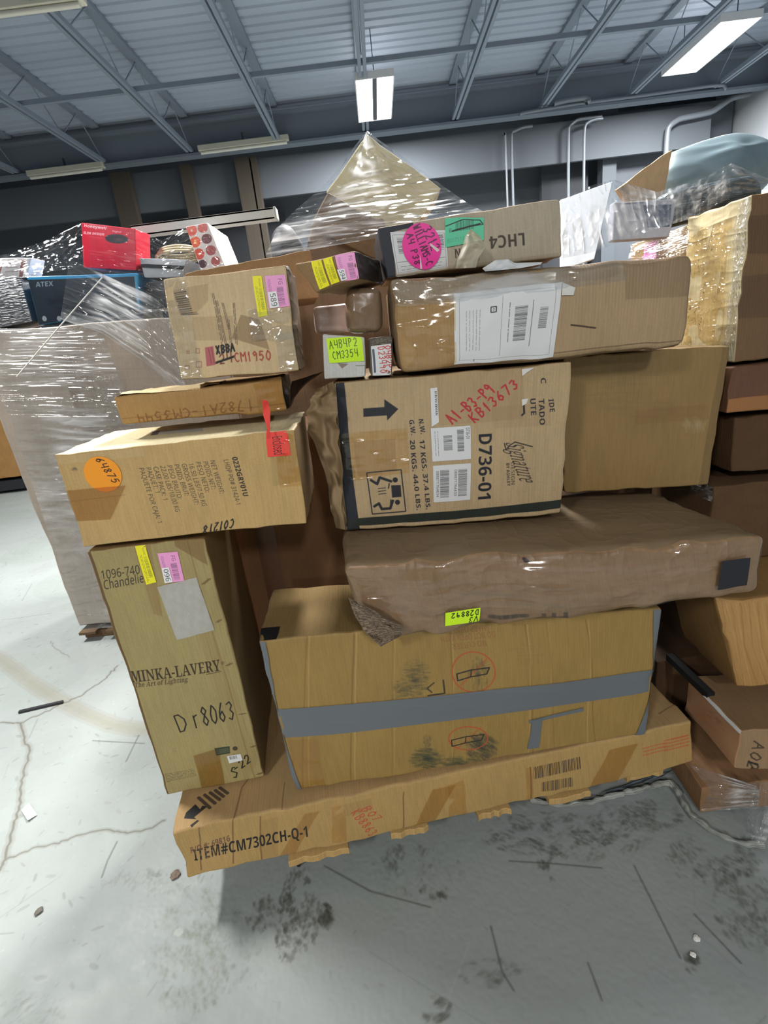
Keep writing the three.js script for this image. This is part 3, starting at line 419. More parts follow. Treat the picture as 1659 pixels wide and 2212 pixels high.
{
  const F = face(wide, '#9b7d43', 1100);
  for (const [a, al] of [[[665, 1375], 0.3], [[762, 1370], 0.4], [[845, 1360], 0.2], [[972, 1355], 0.3], [[1136, 1350], 0.35], [[1265, 1340], 0.35], [[1180, 1345], 0.2]]) { F.line([a, [a[0] + (830 - a[0]) * -0.06, a[1] + 330]], `rgba(110,78,34,${al})`, 5); F.line([[a[0] + 5, a[1]], [a[0] + 5, a[1] + 330]], `rgba(205,168,105,${al})`, 4); }
  F.smear(890, 1465, 30, 45, '#3a3a2c', 260, 0.11, 0); F.smear(860, 1490, 20, 25, '#3a3a2c', 100, 0.1, 0); F.smear(1030, 1450, 22, 34, '#3a3a30', 120, 0.11, 1.5); F.smear(1120, 1415, 40, 25, '#4a4634', 40, 0.04, 0);
  F.smear(915, 1635, 34, 24, '#32392c', 300, 0.14, 0.1); F.smear(985, 1645, 40, 14, '#32392c', 150, 0.13, 0.1); F.smear(1035, 1610, 34, 32, '#34332c', 360, 0.14, 0.6); F.smear(920, 1595, 10, 14, '#3a3a2c', 40, 0.12, 1.5);
  for (const [cx, cy, w] of [[1020, 1448, 46], [1009, 1590, 42]]) {
    const ring = []; for (let i = 0; i <= 40; i++) ring.push([cx + Math.cos(i / 40 * 6.2832) * w, cy + Math.sin(i / 40 * 6.2832) * w * (cy < 1500 ? 0.9 : 0.62)]); F.line(ring, '#b2512c', 4); F.line([[cx - w * 0.6, cy + w * 0.6], [cx + w * 0.65, cy - w * 0.6]], '#b2512c', 3);
    F.poly([[cx - 36, cy + 4], [cx - 5, cy - 4], [cx + 34, cy - 9], [cx + 28, cy + 4], [cx - 6, cy + 10], [cx - 34, cy + 18]], null, '#2a2620', 4); F.line([[cx - 5, cy - 4], [cx - 6, cy + 10]], '#2a2620', 3);
  }
  F.text('SHARP OBJECT', [1057, 1351], [965, 1358], [1059, 1363], '#8a5a38'); F.text('DO NOT OPEN WITH', [1070, 1364], [950, 1374], [1072, 1376], '#8a5a38'); F.text('NO CUTTER', [1050, 1383], [975, 1390], [1052, 1394], '#8a5a38');
  F.line([[955, 1465], [958, 1492], [922, 1497]], '#3a3226', 5); F.line([[935, 1470], [920, 1482], [930, 1490]], '#3a3226', 4);
  carton('taped_carton', 'wide carton with grey tape along its seams and edges, above the long flat carton', 'carton', wide, kraft(0x8f7444), { front: F.mat(0.62), left: M.greyTape });
  const tapes = [[[566, 1536], [1428, 1478], [1424, 1489], [578, 1600]], [[1410, 1316], [1431, 1314], [1429, 1485], [1408, 1487]], [[1410, 1484], [1425, 1482], [1394, 1588], [1370, 1593]], [[562, 1384], [577, 1382], [601, 1540], [590, 1540]], [[602, 1590], [614, 1590], [654, 1712], [641, 1715]]];
  const q0 = [[596, 1538], [1429, 1480], [1424, 1490], [606, 1600]];
  patch(wide, 'grey_tape', [[597, 1534], [1428, 1443], [1424, 1490], [606, 1596]], M.greyTape, { metres: true, off: 0.0022, label: 'wide band of grey tape round the middle seam' });
  for (const q of tapes.slice(1)) patch(wide, 'grey_tape', q, M.greyTape, { metres: true, off: 0.0035 });
  patch(wide, 'grey_tape', [[1138, 1551], [1260, 1524], [1260, 1532], [1140, 1558]], M.greyTape, { metres: true, off: 0.003 });
  patch(wide, 'grey_tape', [[1146, 1550], [1168, 1546], [1163, 1612], [1138, 1616]], M.greyTape, { metres: true, off: 0.004 });
  patch(wide, 'packing_tape', [[625, 1600], [690, 1592], [705, 1700], [640, 1712]], M.tape, { metres: true });
  patch(wide, 'grey_tape', [[0.0, 0.0], [0.045, 0.0], [0.045, 0.2], [0.0, 0.2]], M.blackTape, { face: 'top', uv: true, label: 'dark tape over the upper left corner' });
}
// brown cartons that fill the gaps further in
{
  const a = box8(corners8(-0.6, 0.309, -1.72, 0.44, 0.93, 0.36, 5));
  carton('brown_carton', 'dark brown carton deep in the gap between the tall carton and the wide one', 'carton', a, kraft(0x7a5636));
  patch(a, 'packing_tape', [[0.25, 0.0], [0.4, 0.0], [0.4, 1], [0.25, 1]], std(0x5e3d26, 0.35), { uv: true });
  const c = box8(corners8(-0.10, 0.309, -1.56, 0.92, 0.45, 0.5, 4));  // kraft darkened, the shade of the gap put into its colour
  carton('brown_carton', 'carton deep in the gap right of the wide grey-taped one, coloured dark for the shade there', 'carton', c, kraft(0x4e3826));
}
{
  const s = box8(corners8(0.28, 0.309, -2.13, 0.36, 1.3, 0.12, 3));  // carton added behind the stack to stop light leaking through
  carton('brown_carton', 'brown carton added to block light behind the slit between the arrow-printed carton and the plain one', 'carton', s, kraft(0x5e452e));
}
function corners8(x, y, z, w, h, d, deg) { const t = rad(deg), e = V(Math.cos(t), 0, -Math.sin(t)), b = V(-Math.sin(t), 0, -Math.cos(t)), o = V(x, y, z), u = V(0, h, 0), s = (...k) => k.reduce((p, q) => p.add(q), o.clone()), E = e.multiplyScalar(w), B = b.multiplyScalar(d); return [s(), s(E), s(E, u), s(u), s(B), s(E, B), s(E, B, u), s(B, u)]; }
const c0232 = frame([[117, 981], [636, 928], [663, 1129], [179, 1181]], -1.215, -1.245, 0.33, { r: 0.004, bulge: 0.005, dent: 0.003, wear: 0.003 });
{
  const F = face(c0232, '#c3a169', 1150);
   F.line([[147, 1083], [270, 1068]], 'rgba(150,118,76,0.5)', 3);
  F.poly([[120, 985], [310, 966], [312, 984], [124, 1002]], 'rgba(200,180,146,0.25)'); F.poly([[578, 935], [640, 928], [650, 1040], [590, 1050]], 'rgba(120,94,58,0.22)');
  F.smear(160, 1011, 6, 5, '#5e5648', 12, 0.2);
  const L = [['0232GRY01U', 500, 987, 526, 1073, 1], ['LHDP PO# 31424-1', 482, 992, 511, 1092, 0], ['NET WEIGHT:', 453, 994, 475, 1067, 0], ['POIDS NET:', 438, 996, 457, 1057, 0], ['PESO NETO:', 422, 997, 444, 1064, 0], ['16.50 LBS/7.50 KG', 406, 1000, 437, 1094, 0], ['GROSS WEIGHT:', 391, 1001, 420, 1091, 0], ['POIDS BRUT:', 375, 1002, 399, 1072, 0], ['PESO BRUTO:', 360, 1004, 384, 1079, 0], ['22.00 LBS/10.00 KG', 345, 1005, 379, 1107, 0], ['CASE PACK: 1', 330, 1007, 353, 1082, 0], ['PAQUET: 1', 314, 1008, 336, 1066, 0], ['PAQUETE POR CAJA: 1', 299, 1009, 340, 1132, 0]];
  for (const [s, x0, y0, x1, y1, bold] of L) F.text(s, [x0, y0], [x1, y1], [x0 + (bold ? 11.5 : 10.5), y0 - 1], bold ? '#1c1a1a' : '#3c342c', 'sans-serif', bold ? 'bold' : '');
  F.hand('CO1218', [507, 1121], [436, 1138], [502, 1141], '#241f1c', 3.5);
  const tw = 800, th = 500, c = canvas(tw, th), x = c.getContext('2d'); x.fillStyle = '#dccda4'; x.fillRect(0, 0, tw, th); x.globalCompositeOperation = 'multiply'; for (let i = 0; i < tw; i += 500) x.drawImage(tile, i, 0, 501, 501); x.globalCompositeOperation = 'source-over';  // lid paler than the sides, its strong top light put into the colour
  const lid = (q) => { const P = atY(q[0], q[1], c0232.c[3].y), o = c0232.c[3], e = c0232.c[2].clone().sub(o), d = c0232.c[7].clone().sub(o), r = P.sub(o); return [r.dot(e) / e.lengthSq() * tw, (1 - r.dot(d) / d.lengthSq()) * th]; }, T = pen(c, x, lid);
  T.poly([[325, 928], [436, 919], [440, 924], [330, 936]], 'rgba(170,168,168,0.8)'); T.poly([[330, 930], [345, 927], [340, 935], [324, 937]], 'rgba(70,70,72,0.8)'); T.smear(215, 951, 14, 3, '#6a6050', 20, 0.2); T.smear(290, 945, 20, 3, '#7a7060', 16, 0.15);
  carton('weight_label_carton', 'carton with a round orange sticker and printed weight lines, resting on the tall narrow carton', 'carton', c0232, kraft(0xa98a5e), { front: F.mat(0.7), top: printed(c, 0.75), topPrint: true });
  patch(c0232, 'packing_tape', [[141, 1058], [271, 1047], [238, 1121], [161, 1125]], M.brownTape, { metres: true, off: 0.0028, label: 'torn piece of brown tape' });
  patch(c0232, 'clear_tape', [[590, 940], [640, 935], [655, 1048], [604, 1052]], M.tape, { metres: true, off: 0.0025, ripple: 0.003 });
  { // round orange sticker
    const [u, v] = c0232.uv(222, 1023), R = 0.043, mat = sticker(192, 192, '#f59a1e', (f) => f.hand('64875', [0.42, 0.06], [0.72, 0.82], [0.62, 0.04], '#3a2218', 5)), pos = [], uv = [], ix = [];
    const put = (r, a) => { const p = c0232.at(u + Math.cos(a) * r * R / c0232.L * 0.98, v + Math.sin(a) * r * R / c0232.H, 0).addScaledVector(c0232.ax[2], -0.0018); pos.push(p.x, p.y, p.z); uv.push(0.5 + Math.cos(a) * r / 2, 0.5 + Math.sin(a) * r / 2); };
    put(0, 0); for (const r of [0.5, 1]) for (let i = 0; i < 48; i++) put(r, i / 48 * 2 * Math.PI);
    for (let i = 0; i < 48; i++) { const n = (i + 1) % 48; ix.push(0, 1 + i, 1 + n, 1 + i, 49 + i, 49 + n, 1 + i, 49 + n, 1 + n); }
    const g = new THREE.BufferGeometry(); g.setAttribute('position', new THREE.Float32BufferAttribute(pos, 3)); g.setAttribute('uv', new THREE.Float32BufferAttribute(uv, 2)); g.setIndex(ix); g.computeVertexNormals(); part('orange_sticker', g, mat, c0232.t, 'round orange sticker with a hand-written number');
  }
  const red = patch(c0232, 'red_label', [[573, 934], [619, 926], [629, 983], [578, 987]], sticker(128, 144, '#ee4038', (f) => f.text('Enclosed', [0.28, 0.2], [0.28, 0.95], [0.74, 0.2], '#2a1414')), { label: 'red sticker reading Enclosed' });
  const s0 = atZ(575, 938, -1.21), k = [[575, 940], [577, 925], [568, 895], [568, 880], [567, 863]], k2 = [[583, 940], [583, 922], [584, 890], [580, 872], [579, 866]];
  part('loose_strip', sheet((u, v) => { const i = Math.min(3, Math.floor(v * 4)), f = v * 4 - i, z = -1.212 - 0.012 * Math.sin(v * 3) , A = atZ(k[i][0] + (k[i + 1][0] - k[i][0]) * f, k[i][1] + (k[i + 1][1] - k[i][1]) * f, z), B = atZ(k2[i][0] + (k2[i + 1][0] - k2[i][0]) * f, k2[i][1] + (k2[i + 1][1] - k2[i][1]) * f, z - 0.004); return A.lerp(B, u); }, 2, 16), std(0xf0453c, 0.55, { side: THREE.DoubleSide }), c0232.t, 'red strip peeled up from the label');
}
const thin = frame([[247, 858], [606, 815], [622, 887], [266, 917]], -1.36, -1.39, 0.24, { r: 0.006, bulge: 0.003, dent: 0.004, wear: 0.005 });
{
  const F = face(thin, '#a8824a', 1000);
  F.smear(450, 875, 150, 30, '#8a6430', 80, 0.05, 0); F.hand('1782A1-CM3544', [545, 862], [292, 897], [549, 884], 'rgba(120,74,30,0.8)', 3.5);
  F.line([[262, 905], [615, 872]], 'rgba(90,62,28,0.3)', 3);
  carton('mailer_carton', 'thin flat ochre carton lying on the orange-stickered one, with upside-down writing', 'carton', thin, kraft(0xa88450), { front: F.mat(0.6), right: std(0x2a2622, 0.3, { bumpMap: filmBump, bumpScale: 0.006 }) });
  patch(thin, 'torn_edge', [[0, 0], [0.62, 0], [0.62, 0.5], [0, 0.5]], std(0xc9b184, 0.85, { map: kraftMap }), { face: 'top', uv: true, ripple: 0.004, off: 0.004 });
  patch(thin, 'packing_tape', [[545, 828], [605, 817], [620, 884], [560, 893]], M.tape, { metres: true });
}
// black plastic that hangs out behind the thin carton's right end
tag(mesh('plastic_bag', smooth(sheet((u, v) => atZ(630 + u * 70 - v * (1 - u) * 4 + v * u * -58, 824 + u * -22 + v * 62 * (1 - 0.35 * u), -1.4 - u * 0.16).add(V(0, 0, 0.016 * noise3(u * 5, v * 4, 2))), 16, 10)), std(0x151417, 0.3, { side: THREE.DoubleSide })), 'crumpled black plastic flap at the end of the thin ochre carton', 'plastic bag');
const c589 = frame([[351, 604], [618, 573], [644, 802], [391, 819]], -1.33, -1.345, 0.22, { r: 0.005, bulge: 0.004, dent: 0.003, wear: 0.004 });
{
  const F = face(c589, '#d0b58c', 1000);
  F.poly([[375, 628], [450, 612], [450, 650], [420, 680], [390, 682]], 'rgba(110,84,54,0.22)'); F.poly([[415, 685], [502, 682], [510, 735], [420, 735]], 'rgba(110,84,54,0.2)'); F.poly([[520, 680], [560, 690], [582, 755], [500, 730]], 'rgba(96,70,44,0.4)');
  F.bars([376, 632], [392, 682], [402, 628], 11, '#57493a'); F.bars([392, 676], [396, 682], [426, 674], 2, '#57493a');
  for (const [x0, y0, x1, y1] of [[457, 634, 478, 743], [465, 650, 486, 747], [478, 655, 492, 712], [502, 655, 508, 745], [490, 690, 496, 740]]) F.scribble([x0, y0], [x1, y1], [x0 + 6, y0], 2, '#6a5846', 1.6);
  F.hand('XBBA', [468, 764], [510, 757], [466, 748], '#231f20', 4); F.hand('24', [475, 786], [505, 780], [473, 766], '#7a3c34', 3); F.line([[468, 783], [506, 769]], '#231f20', 5); F.hand('CM1950', [508, 781], [588, 776], [505, 762], '#a2483a', 3.2);
  F.poly([[443, 750], [461, 747], [467, 787], [447, 790]], '#b06062'); F.scribble([448, 753], [455, 787], [460, 750], 2, '#7c3c40', 1.5);
  for (const [a, b] of [[[404, 757], [409, 762]], [[424, 752], [431, 762]], [[400, 788], [409, 796]], [[424, 780], [436, 792]]]) F.poly([a, [b[0], a[1]], b, [a[0], b[1]]], null, '#a06a5e', 1.6);
  carton('tape_wrapped_carton', 'boxy tape-wrapped carton with a pink label numbered 589, on the thin ochre carton', 'carton', c589, kraft(0xa08560), { front: F.mat(0.6), right: std(0x6e5c44, 0.45, { map: kraftMap, bumpMap: filmBump, bumpScale: 0.004 }) });
  patch(c589, 'yellow_label', [[545, 599], [565, 597], [578, 682], [558, 685]], yellowPaper);
  const p = patch(c589, 'pink_label', [[572, 596], [616, 592], [625, 662], [582, 667]], pinkSide);
  patch(c589, 'number_tag', [[579, 632], [597, 629], [604, 663], [584, 667]], numberTag('589'), { off: 0.0032, parent: p });
  patch(c589, 'clear_tape', [[352, 606], [400, 601], [438, 815], [391, 818]], M.film, { metres: true, off: 0.003, ripple: 0.004 });
  patch(c589, 'clear_tape', [[535, 668], [640, 665], [645, 735], [545, 735]], M.film, { metres: true, off: 0.006, ripple: 0.012 });
  patch(c589, 'clear_tape', [[592, 720], [636, 716], [643, 800], [604, 802]], M.film, { metres: true, off: 0.0035, ripple: 0.004 });
}
const b11 = frame([[398, 590], [670, 540], [690, 640], [420, 690]], -1.66, -1.72, 0.3, { r: 0.004, wear: 0.004 });
carton('brown_carton', 'carton of which only the upper edge shows above the one numbered 589', 'carton', b11, kraft(0xa5825a));
const c594 = frame([[635, 570], [767, 542], [776, 602], [681, 632]], -1.33, -1.3, 0.2, { r: 0.005, bulge: 0.003, wear: 0.004 });
{
  carton('tilted_carton', 'small tilted carton with a pink label numbered 594 and two yellow labels', 'carton', c594, kraft(0x9a7c54), { right: std(0x3c352e, 0.25, { bumpMap: filmBump, bumpScale: 0.01 }) });
  patch(c594, 'yellow_label', [[671, 563], [692, 559], [712, 618], [690, 626]], yellowPaper); patch(c594, 'yellow_label', [[696, 558], [717, 554], [734, 611], [716, 617]], yellowPaper);
  const p = patch(c594, 'pink_label', [[724, 552], [770, 543], [777, 600], [738, 609]], pinkSide);
  patch(c594, 'number_tag', [[729, 584], [745, 581], [750, 604], [738, 609]], numberTag('594'), { off: 0.0032, parent: p });
}
// open-topped heap of small parcels on the chair carton
const d736 = frame([[718, 827], [1237, 781], [1212, 1111], [745, 1149]], -1.372, -1.385, 0.52, { r: 0.007, bulge: 0.008, dent: 0.004, wear: 0.004 });
{
  const F = face(d736, '#baa07a', 1000), K = '#20232c';
  F.poly([[721, 822], [741, 820], [775, 1148], [748, 1150]], K); F.poly([[745, 1123], [1222, 1080], [1218, 1099], [745, 1140]], '#20261f');
  F.poly([[784, 883], [830, 880], [829, 863], [860, 884], [837, 909], [836, 898], [785, 901]], '#25262c');
  for (const [q, al] of [[[[765, 955], [855, 948], [860, 1020], [775, 1030]], 0.22], [[[1060, 880], [1190, 870], [1190, 920], [1065, 925]], 0.12], [[[940, 800], [1130, 783], [1130, 905], [945, 920]], 0.15]]) F.poly(q, `rgba(120,86,54,${al})`);
  F.text('N.W.', [903, 905], [909, 939], [913, 904], '#23222a', 'sans-serif', 'bold'); F.text('G.W.', [883, 907], [889, 941], [893, 906], '#23222a', 'sans-serif', 'bold');
  F.text('17 KGS. 37.4 LBS.', [906, 950], [920, 1101], [916, 949], '#23222a', 'sans-serif', 'bold'); F.text('20 KGS. 44.0 LBS.', [886, 951], [899, 1103], [896, 950], '#23222a', 'sans-serif', 'bold');
  F.text('D736-01', [1031, 935], [1032, 1083], [1060, 933], '#1e1e26', 'sans-serif', 'bold');
  F.text('Signature', [1090, 955], [1122, 1040], [1128, 958], '#332d28', 'serif', 'italic'); F.line([[1088, 958], [1092, 972], [1100, 962], [1112, 955], [1150, 965]], '#332d28', 3); F.text('DESIGN', [1102, 998], [1103, 1048], [1110, 997], '#332d28'); F.text('BY ASHLEY', [1092, 1000], [1094, 1050], [1099, 999], '#332d28', 'sans-serif', 'bold');
  F.text('IDE', [1184, 862], [1188, 892], [1195, 861], '#2c2a2c', 'sans-serif', 'bold'); F.text('TADO', [1163, 862], [1166, 920], [1175, 861], '#2c2a2c', 'sans-serif', 'bold'); F.text('UTE', [1144, 860], [1147, 899], [1156, 859], '#2c2a2c', 'sans-serif', 'bold'); F.text('C', [1167, 816], [1168, 830], [1178, 815], '#2c2a2c', 'sans-serif', 'bold');
  F.line([[1131, 876], [1132, 893], [1127, 897]], '#2c2a2c', 5);
  F.hand('A1-B3-P9', [975, 916], [1072, 842], [957, 900], '#b42a34', 4); F.hand('KB13673', [1022, 914], [1124, 832], [1008, 898], '#b42a34', 4); 
  // lifting pictogram: two figures and a carton, on its side
  F.poly([[794, 1022], [868, 1015], [875, 1104], [803, 1111]], null, '#23222a', 3); F.poly([[846, 1049], [866, 1048], [867, 1073], [847, 1075]], '#23222a');
  F.disc([855, 1037], 7, '#23222a'); F.disc([858, 1085], 7, '#23222a'); F.line([[846, 1040], [822, 1032], [816, 1046], [803, 1038]], '#23222a', 7); F.line([[848, 1082], [842, 1098], [824, 1100], [818, 1088], [808, 1094]], '#23222a', 7); F.line([[842, 1045], [840, 1055]], '#23222a', 3); F.line([[844, 1080], [843, 1090]], '#23222a', 3);
  for (const y of [1060, 1066, 1072]) F.line([[818, y - 4], [834, y - 6]], '#23222a', 2);
  carton('chair_carton', 'carton lying on its side with a printed black arrow and a torn left end', 'carton', d736, kraft(0x8e7048), { front: F.mat(0.7), step: 0.028 });
  patch(d736, 'barcode_label', [[929, 925], [1013, 919], [1014, 991], [933, 997]], whiteLabel(256, 220, (f) => { f.bars([0.3, 0.25], [0.3, 0.7], [0.52, 0.25], 22, '#222'); f.bars([0.65, 0.1], [0.65, 0.75], [0.82, 0.1], 30, '#222'); f.text('D736-01', [0.88, 0.05], [0.88, 0.4], [0.97, 0.05], '#222'); f.scribble([0.06, 0.1], [0.06, 0.85], [0.2, 0.1], 2, '#444', 2); }));
  patch(d736, 'barcode_label', [[934, 1006], [1014, 1000], [1015, 1077], [936, 1084]], whiteLabel(256, 220, (f) => { for (const k of [0.18, 0.66]) { f.bars([k, 0.14], [k, 0.88], [k + 0.24, 0.14], 44, '#333'); f.text(k < 0.5 ? '088871764834' : '088871764833', [k - 0.1, 0.14], [k - 0.1, 0.86], [k - 0.03, 0.14], '#333'); } }));
  patch(d736, 'torn_label', [[928, 838], [943, 836], [946, 912], [931, 922]], whiteLabel(32, 128, (f) => f.bars([0.6, 0.1], [0.6, 0.8], [0.9, 0.1], 14, '#444')));
  patch(d736, 'torn_label', [[1126, 796], [1156, 793], [1140, 802], [1127, 812]], std(0xd8d6d2, 0.6)); patch(d736, 'torn_label', [[1126, 863], [1140, 861], [1136, 872], [1127, 877]], std(0xd8d6d2, 0.6));
  patch(d736, 'packing_tape', [[700, 940], [880, 925], [885, 1020], [760, 1040]], M.tape, { metres: true, off: 0.003 });
  // crushed flap at the left end
  const rail = [[[690, 838], [722, 824], -1.33], [[672, 862], [724, 860], -1.35], [[662, 890], [726, 890], -1.33], [[668, 930], [730, 930], -1.36], [[690, 985], [735, 985], -1.33], [[710, 1050], [741, 1045], -1.35], [[716, 1100], [746, 1100], -1.34], [[722, 1140], [750, 1146], -1.36]];
  part('torn_flap', smooth(sheet((u, v) => { const i = Math.min(6, Math.floor(v * 7)), f = v * 7 - i, A = rail[i], B = rail[i + 1], mx = (k) => [A[k][0] + (B[k][0] - A[k][0]) * f, A[k][1] + (B[k][1] - A[k][1]) * f], z = A[2] + (B[2] - A[2]) * f, l = mx(0), r = mx(1); return atZ(l[0] + (r[0] - l[0]) * u + 4 * noise3(v * 14, u * 3, 1), l[1] + (r[1] - l[1]) * u, z - 0.03 * (1 - u) + 0.022 * noise3(u * 4, v * 16, 5) - 0.005); }, 14, 70)), std(0x9c8260, 0.75, { map: kraftMap, side: THREE.DoubleSide }), d736.t, 'crushed and torn end flap');
}
const plain = frame([[1216, 769], [1575, 747], [1530, 1047], [1217, 1066]], -1.535, -1.55, 0.34, { r: 0.006, bulge: 0.008, dent: 0.005, wear: 0.004 });
{
  const F = face(plain, '#957847', 800);
  F.smear(1330, 830, 90, 60, '#6a5640', 140, 0.06, 0); F.smear(1400, 890, 120, 25, '#7a5a3c', 60, 0.06, 0); F.poly([[1370, 885], [1530, 872], [1530, 905], [1370, 915]], 'rgba(120,84,48,0.25)'); F.smear(1500, 910, 28, 14, '#c8bca8', 30, 0.08, 1.5); F.poly([[1560, 740], [1578, 738], [1531, 1046], [1508, 1048]], 'rgba(88,66,42,0.3)');
  carton('plain_carton', 'large plain unmarked carton at the right end beside the one with the black arrow', 'carton', plain, kraft(0x9c8056), { front: F.mat(0.6) });
}
// the long bundle in brown plastic
const bundle = frame([[742, 1223], [1650, 1156], [1634, 1284], [800, 1388]], -1.125, -1.19, 0.5, { r: 0.022, bulge: 0.012, dent: 0.012, wear: 0.01, sag: 0, backTop: V(0, -0.022, 0) });
{
  const F = face(bundle, '#987756', 700);
  F.smear(1000, 1290, 300, 40, '#6f5c48', 160, 0.06, 0); F.smear(900, 1300, 120, 40, '#b09a84', 50, 0.05, 0.3); F.smear(1200, 1230, 300, 14, '#a58474', 60, 0.06, -0.1); F.text('HP', [1225, 1312], [1150, 1322], [1226, 1338], 'rgba(70,58,46,0.7)', 'sans-serif', 'bold'); F.scribble([1060, 1330], [1140, 1322], [1060, 1342], 1, 'rgba(70,58,46,0.6)', 8); F.disc([1144, 1209], 5, '#2a120c');
  const m = std(0x7e6a50, 0.45, { bumpMap: crinkle, bumpScale: 0.005 }), f = std(0xffffff, 0.42, { map: ctex(F.c), bumpMap: crinkle, bumpScale: 0.011 });
  carton('wrapped_bundle', 'long bundle wrapped in crinkled brown plastic, lying across the wide taped carton', 'bundle', bundle, m, { front: f, step: 0.02, body: 'brown_plastic' });
  patch(bundle, 'neon_sticker', [[960, 1319], [1036, 1311], [1035, 1340], [961, 1347]], neon(160, 64, (f) => { f.hand('V3', [0.95, 0.55], [0.66, 0.62], [0.95, 0.95], '#1c2410', 4); f.hand('D28892', [0.95, 0.1], [0.15, 0.16], [0.95, 0.46], '#1c2410', 4); }), { off: 0.01, label: 'neon yellow sticker with upside-down writing' });
  patch(bundle, 'black_patch', [[1548, 1208], [1606, 1202], [1599, 1262], [1534, 1272]], std(0x1b1d24, 0.5), { off: 0.011, label: 'square of black tape' });
  patch(bundle, 'clear_wrap', [[748, 1228], [1640, 1160], [1625, 1280], [806, 1380]], M.filmThin, { metres: true, off: 0.004, ripple: 0.004 });
  // loose tail of plastic below the left corner
  const pts = [[[752, 1290], [830, 1330]], [[766, 1330], [868, 1352]], [[790, 1366], [874, 1366]], [[822, 1397], [862, 1376]]];
  part('plastic_tail', smooth(sheet((u, v) => { const i = Math.min(2, Math.floor(v * 3)), f = v * 3 - i, l = [0, 1].map((k) => pts[i][0][k] + (pts[i + 1][0][k] - pts[i][0][k]) * f), r = [0, 1].map((k) => pts[i][1][k] + (pts[i + 1][1][k] - pts[i][1][k]) * f); return atZ(l[0] + (r[0] - l[0]) * u, l[1] + (r[1] - l[1]) * u, -1.088 + 0.016 * noise3(u * 4, v * 5, 3) - v * 0.02); }, 16, 20)), std(0x8e7a66, 0.4, { bumpMap: filmBump, bumpScale: 0.01, side: THREE.DoubleSide }), bundle.t);
}
// small parcels on the chair carton
const pinkPack = frame([[678, 664], [752, 654], [760, 716], [684, 722]], -1.52, -1.53, 0.2, { r: 0.012, dent: 0.005, wear: 0.004 });
carton('film_parcel', 'pale film-wrapped parcel behind the small brown one', 'parcel', pinkPack, std(0xc4aca2, 0.3, { bumpMap: crinkle, bumpScale: 0.006 }));
const whiteBox = frame([[696, 722], [787, 729], [790, 814], [700, 819]], -1.375, -1.38, 0.16, { r: 0.004, wear: 0.002, dent: 0.001, bulge: 0.002 });
{
  const F = face(whiteBox, '#c9c8c4', 1400); F.line([[768, 790], [788, 790], [789, 812]], '#8a8a88', 3); F.poly([[728, 784], [752, 786], [738, 796]], 'rgba(90,70,50,0.6)');
  carton('white_box', 'small white box with a neon yellow note stuck on it', 'box', whiteBox, std(0xbdbbb4, 0.55), { front: std(0xffffff, 0.45, { map: ctex(F.c) }) });
  patch(whiteBox, 'neon_note', [[705, 731], [781, 727], [785, 780], [711, 785]], neon(192, 136, (f) => { f.hand('A4B4P2', [0.06, 0.44], [0.88, 0.36], [0.05, 0.12], '#3e5a14', 4); f.hand('CM3354', [0.12, 0.86], [0.88, 0.78], [0.11, 0.56], '#3e5a14', 4); }), { off: 0.0025, ripple: 0.002 });
}
const redBox = frame([[798, 731], [850, 724], [847, 812], [802, 814]], -1.37, -1.372, 0.18, { r: 0.006, wear: 0.002, dent: 0.002 });
carton('small_box', 'small tape-covered box with a white label written in red, beside the neon-noted box', 'box', redBox, std(0x6f655a, 0.3, { bumpMap: filmBump, bumpScale: 0.003 }));
patch(redBox, 'paper_label', [[801, 748], [846, 742], [846, 811], [806, 813]], whiteLabel(96, 160, (f) => { f.hand('D23490', [0.35, 0.06], [0.42, 0.95], [0.66, 0.05], '#c23a30', 4); f.hand('04B2P2', [0.7, 0.05], [0.76, 0.96], [0.98, 0.04], '#c23a30', 4); f.poly([[0.05, 0.1], [0.16, 0.1], [0.18, 0.9], [0.07, 0.9]], '#50586a'); }));
const brownPack = frame([[749, 622], [822, 618], [827, 718], [752, 720]], -1.36, -1.365, 0.14, { r: 0.018, bulge: 0.006, dent: 0.003, wear: 0.003 });
carton('taped_parcel', 'small rounded brown parcel sealed in shiny tape, standing on the white box', 'parcel', brownPack, std(0x8a7058, 0.22, { map: kraftMap, bumpMap: crinkle, bumpScale: 0.006 }));
const long = frame([[841, 602], [1513, 549], [1482, 752], [868, 804]], -1.355, -1.375, 0.34, { r: 0.02, bulge: 0.008, dent: 0.006, wear: 0.006 });
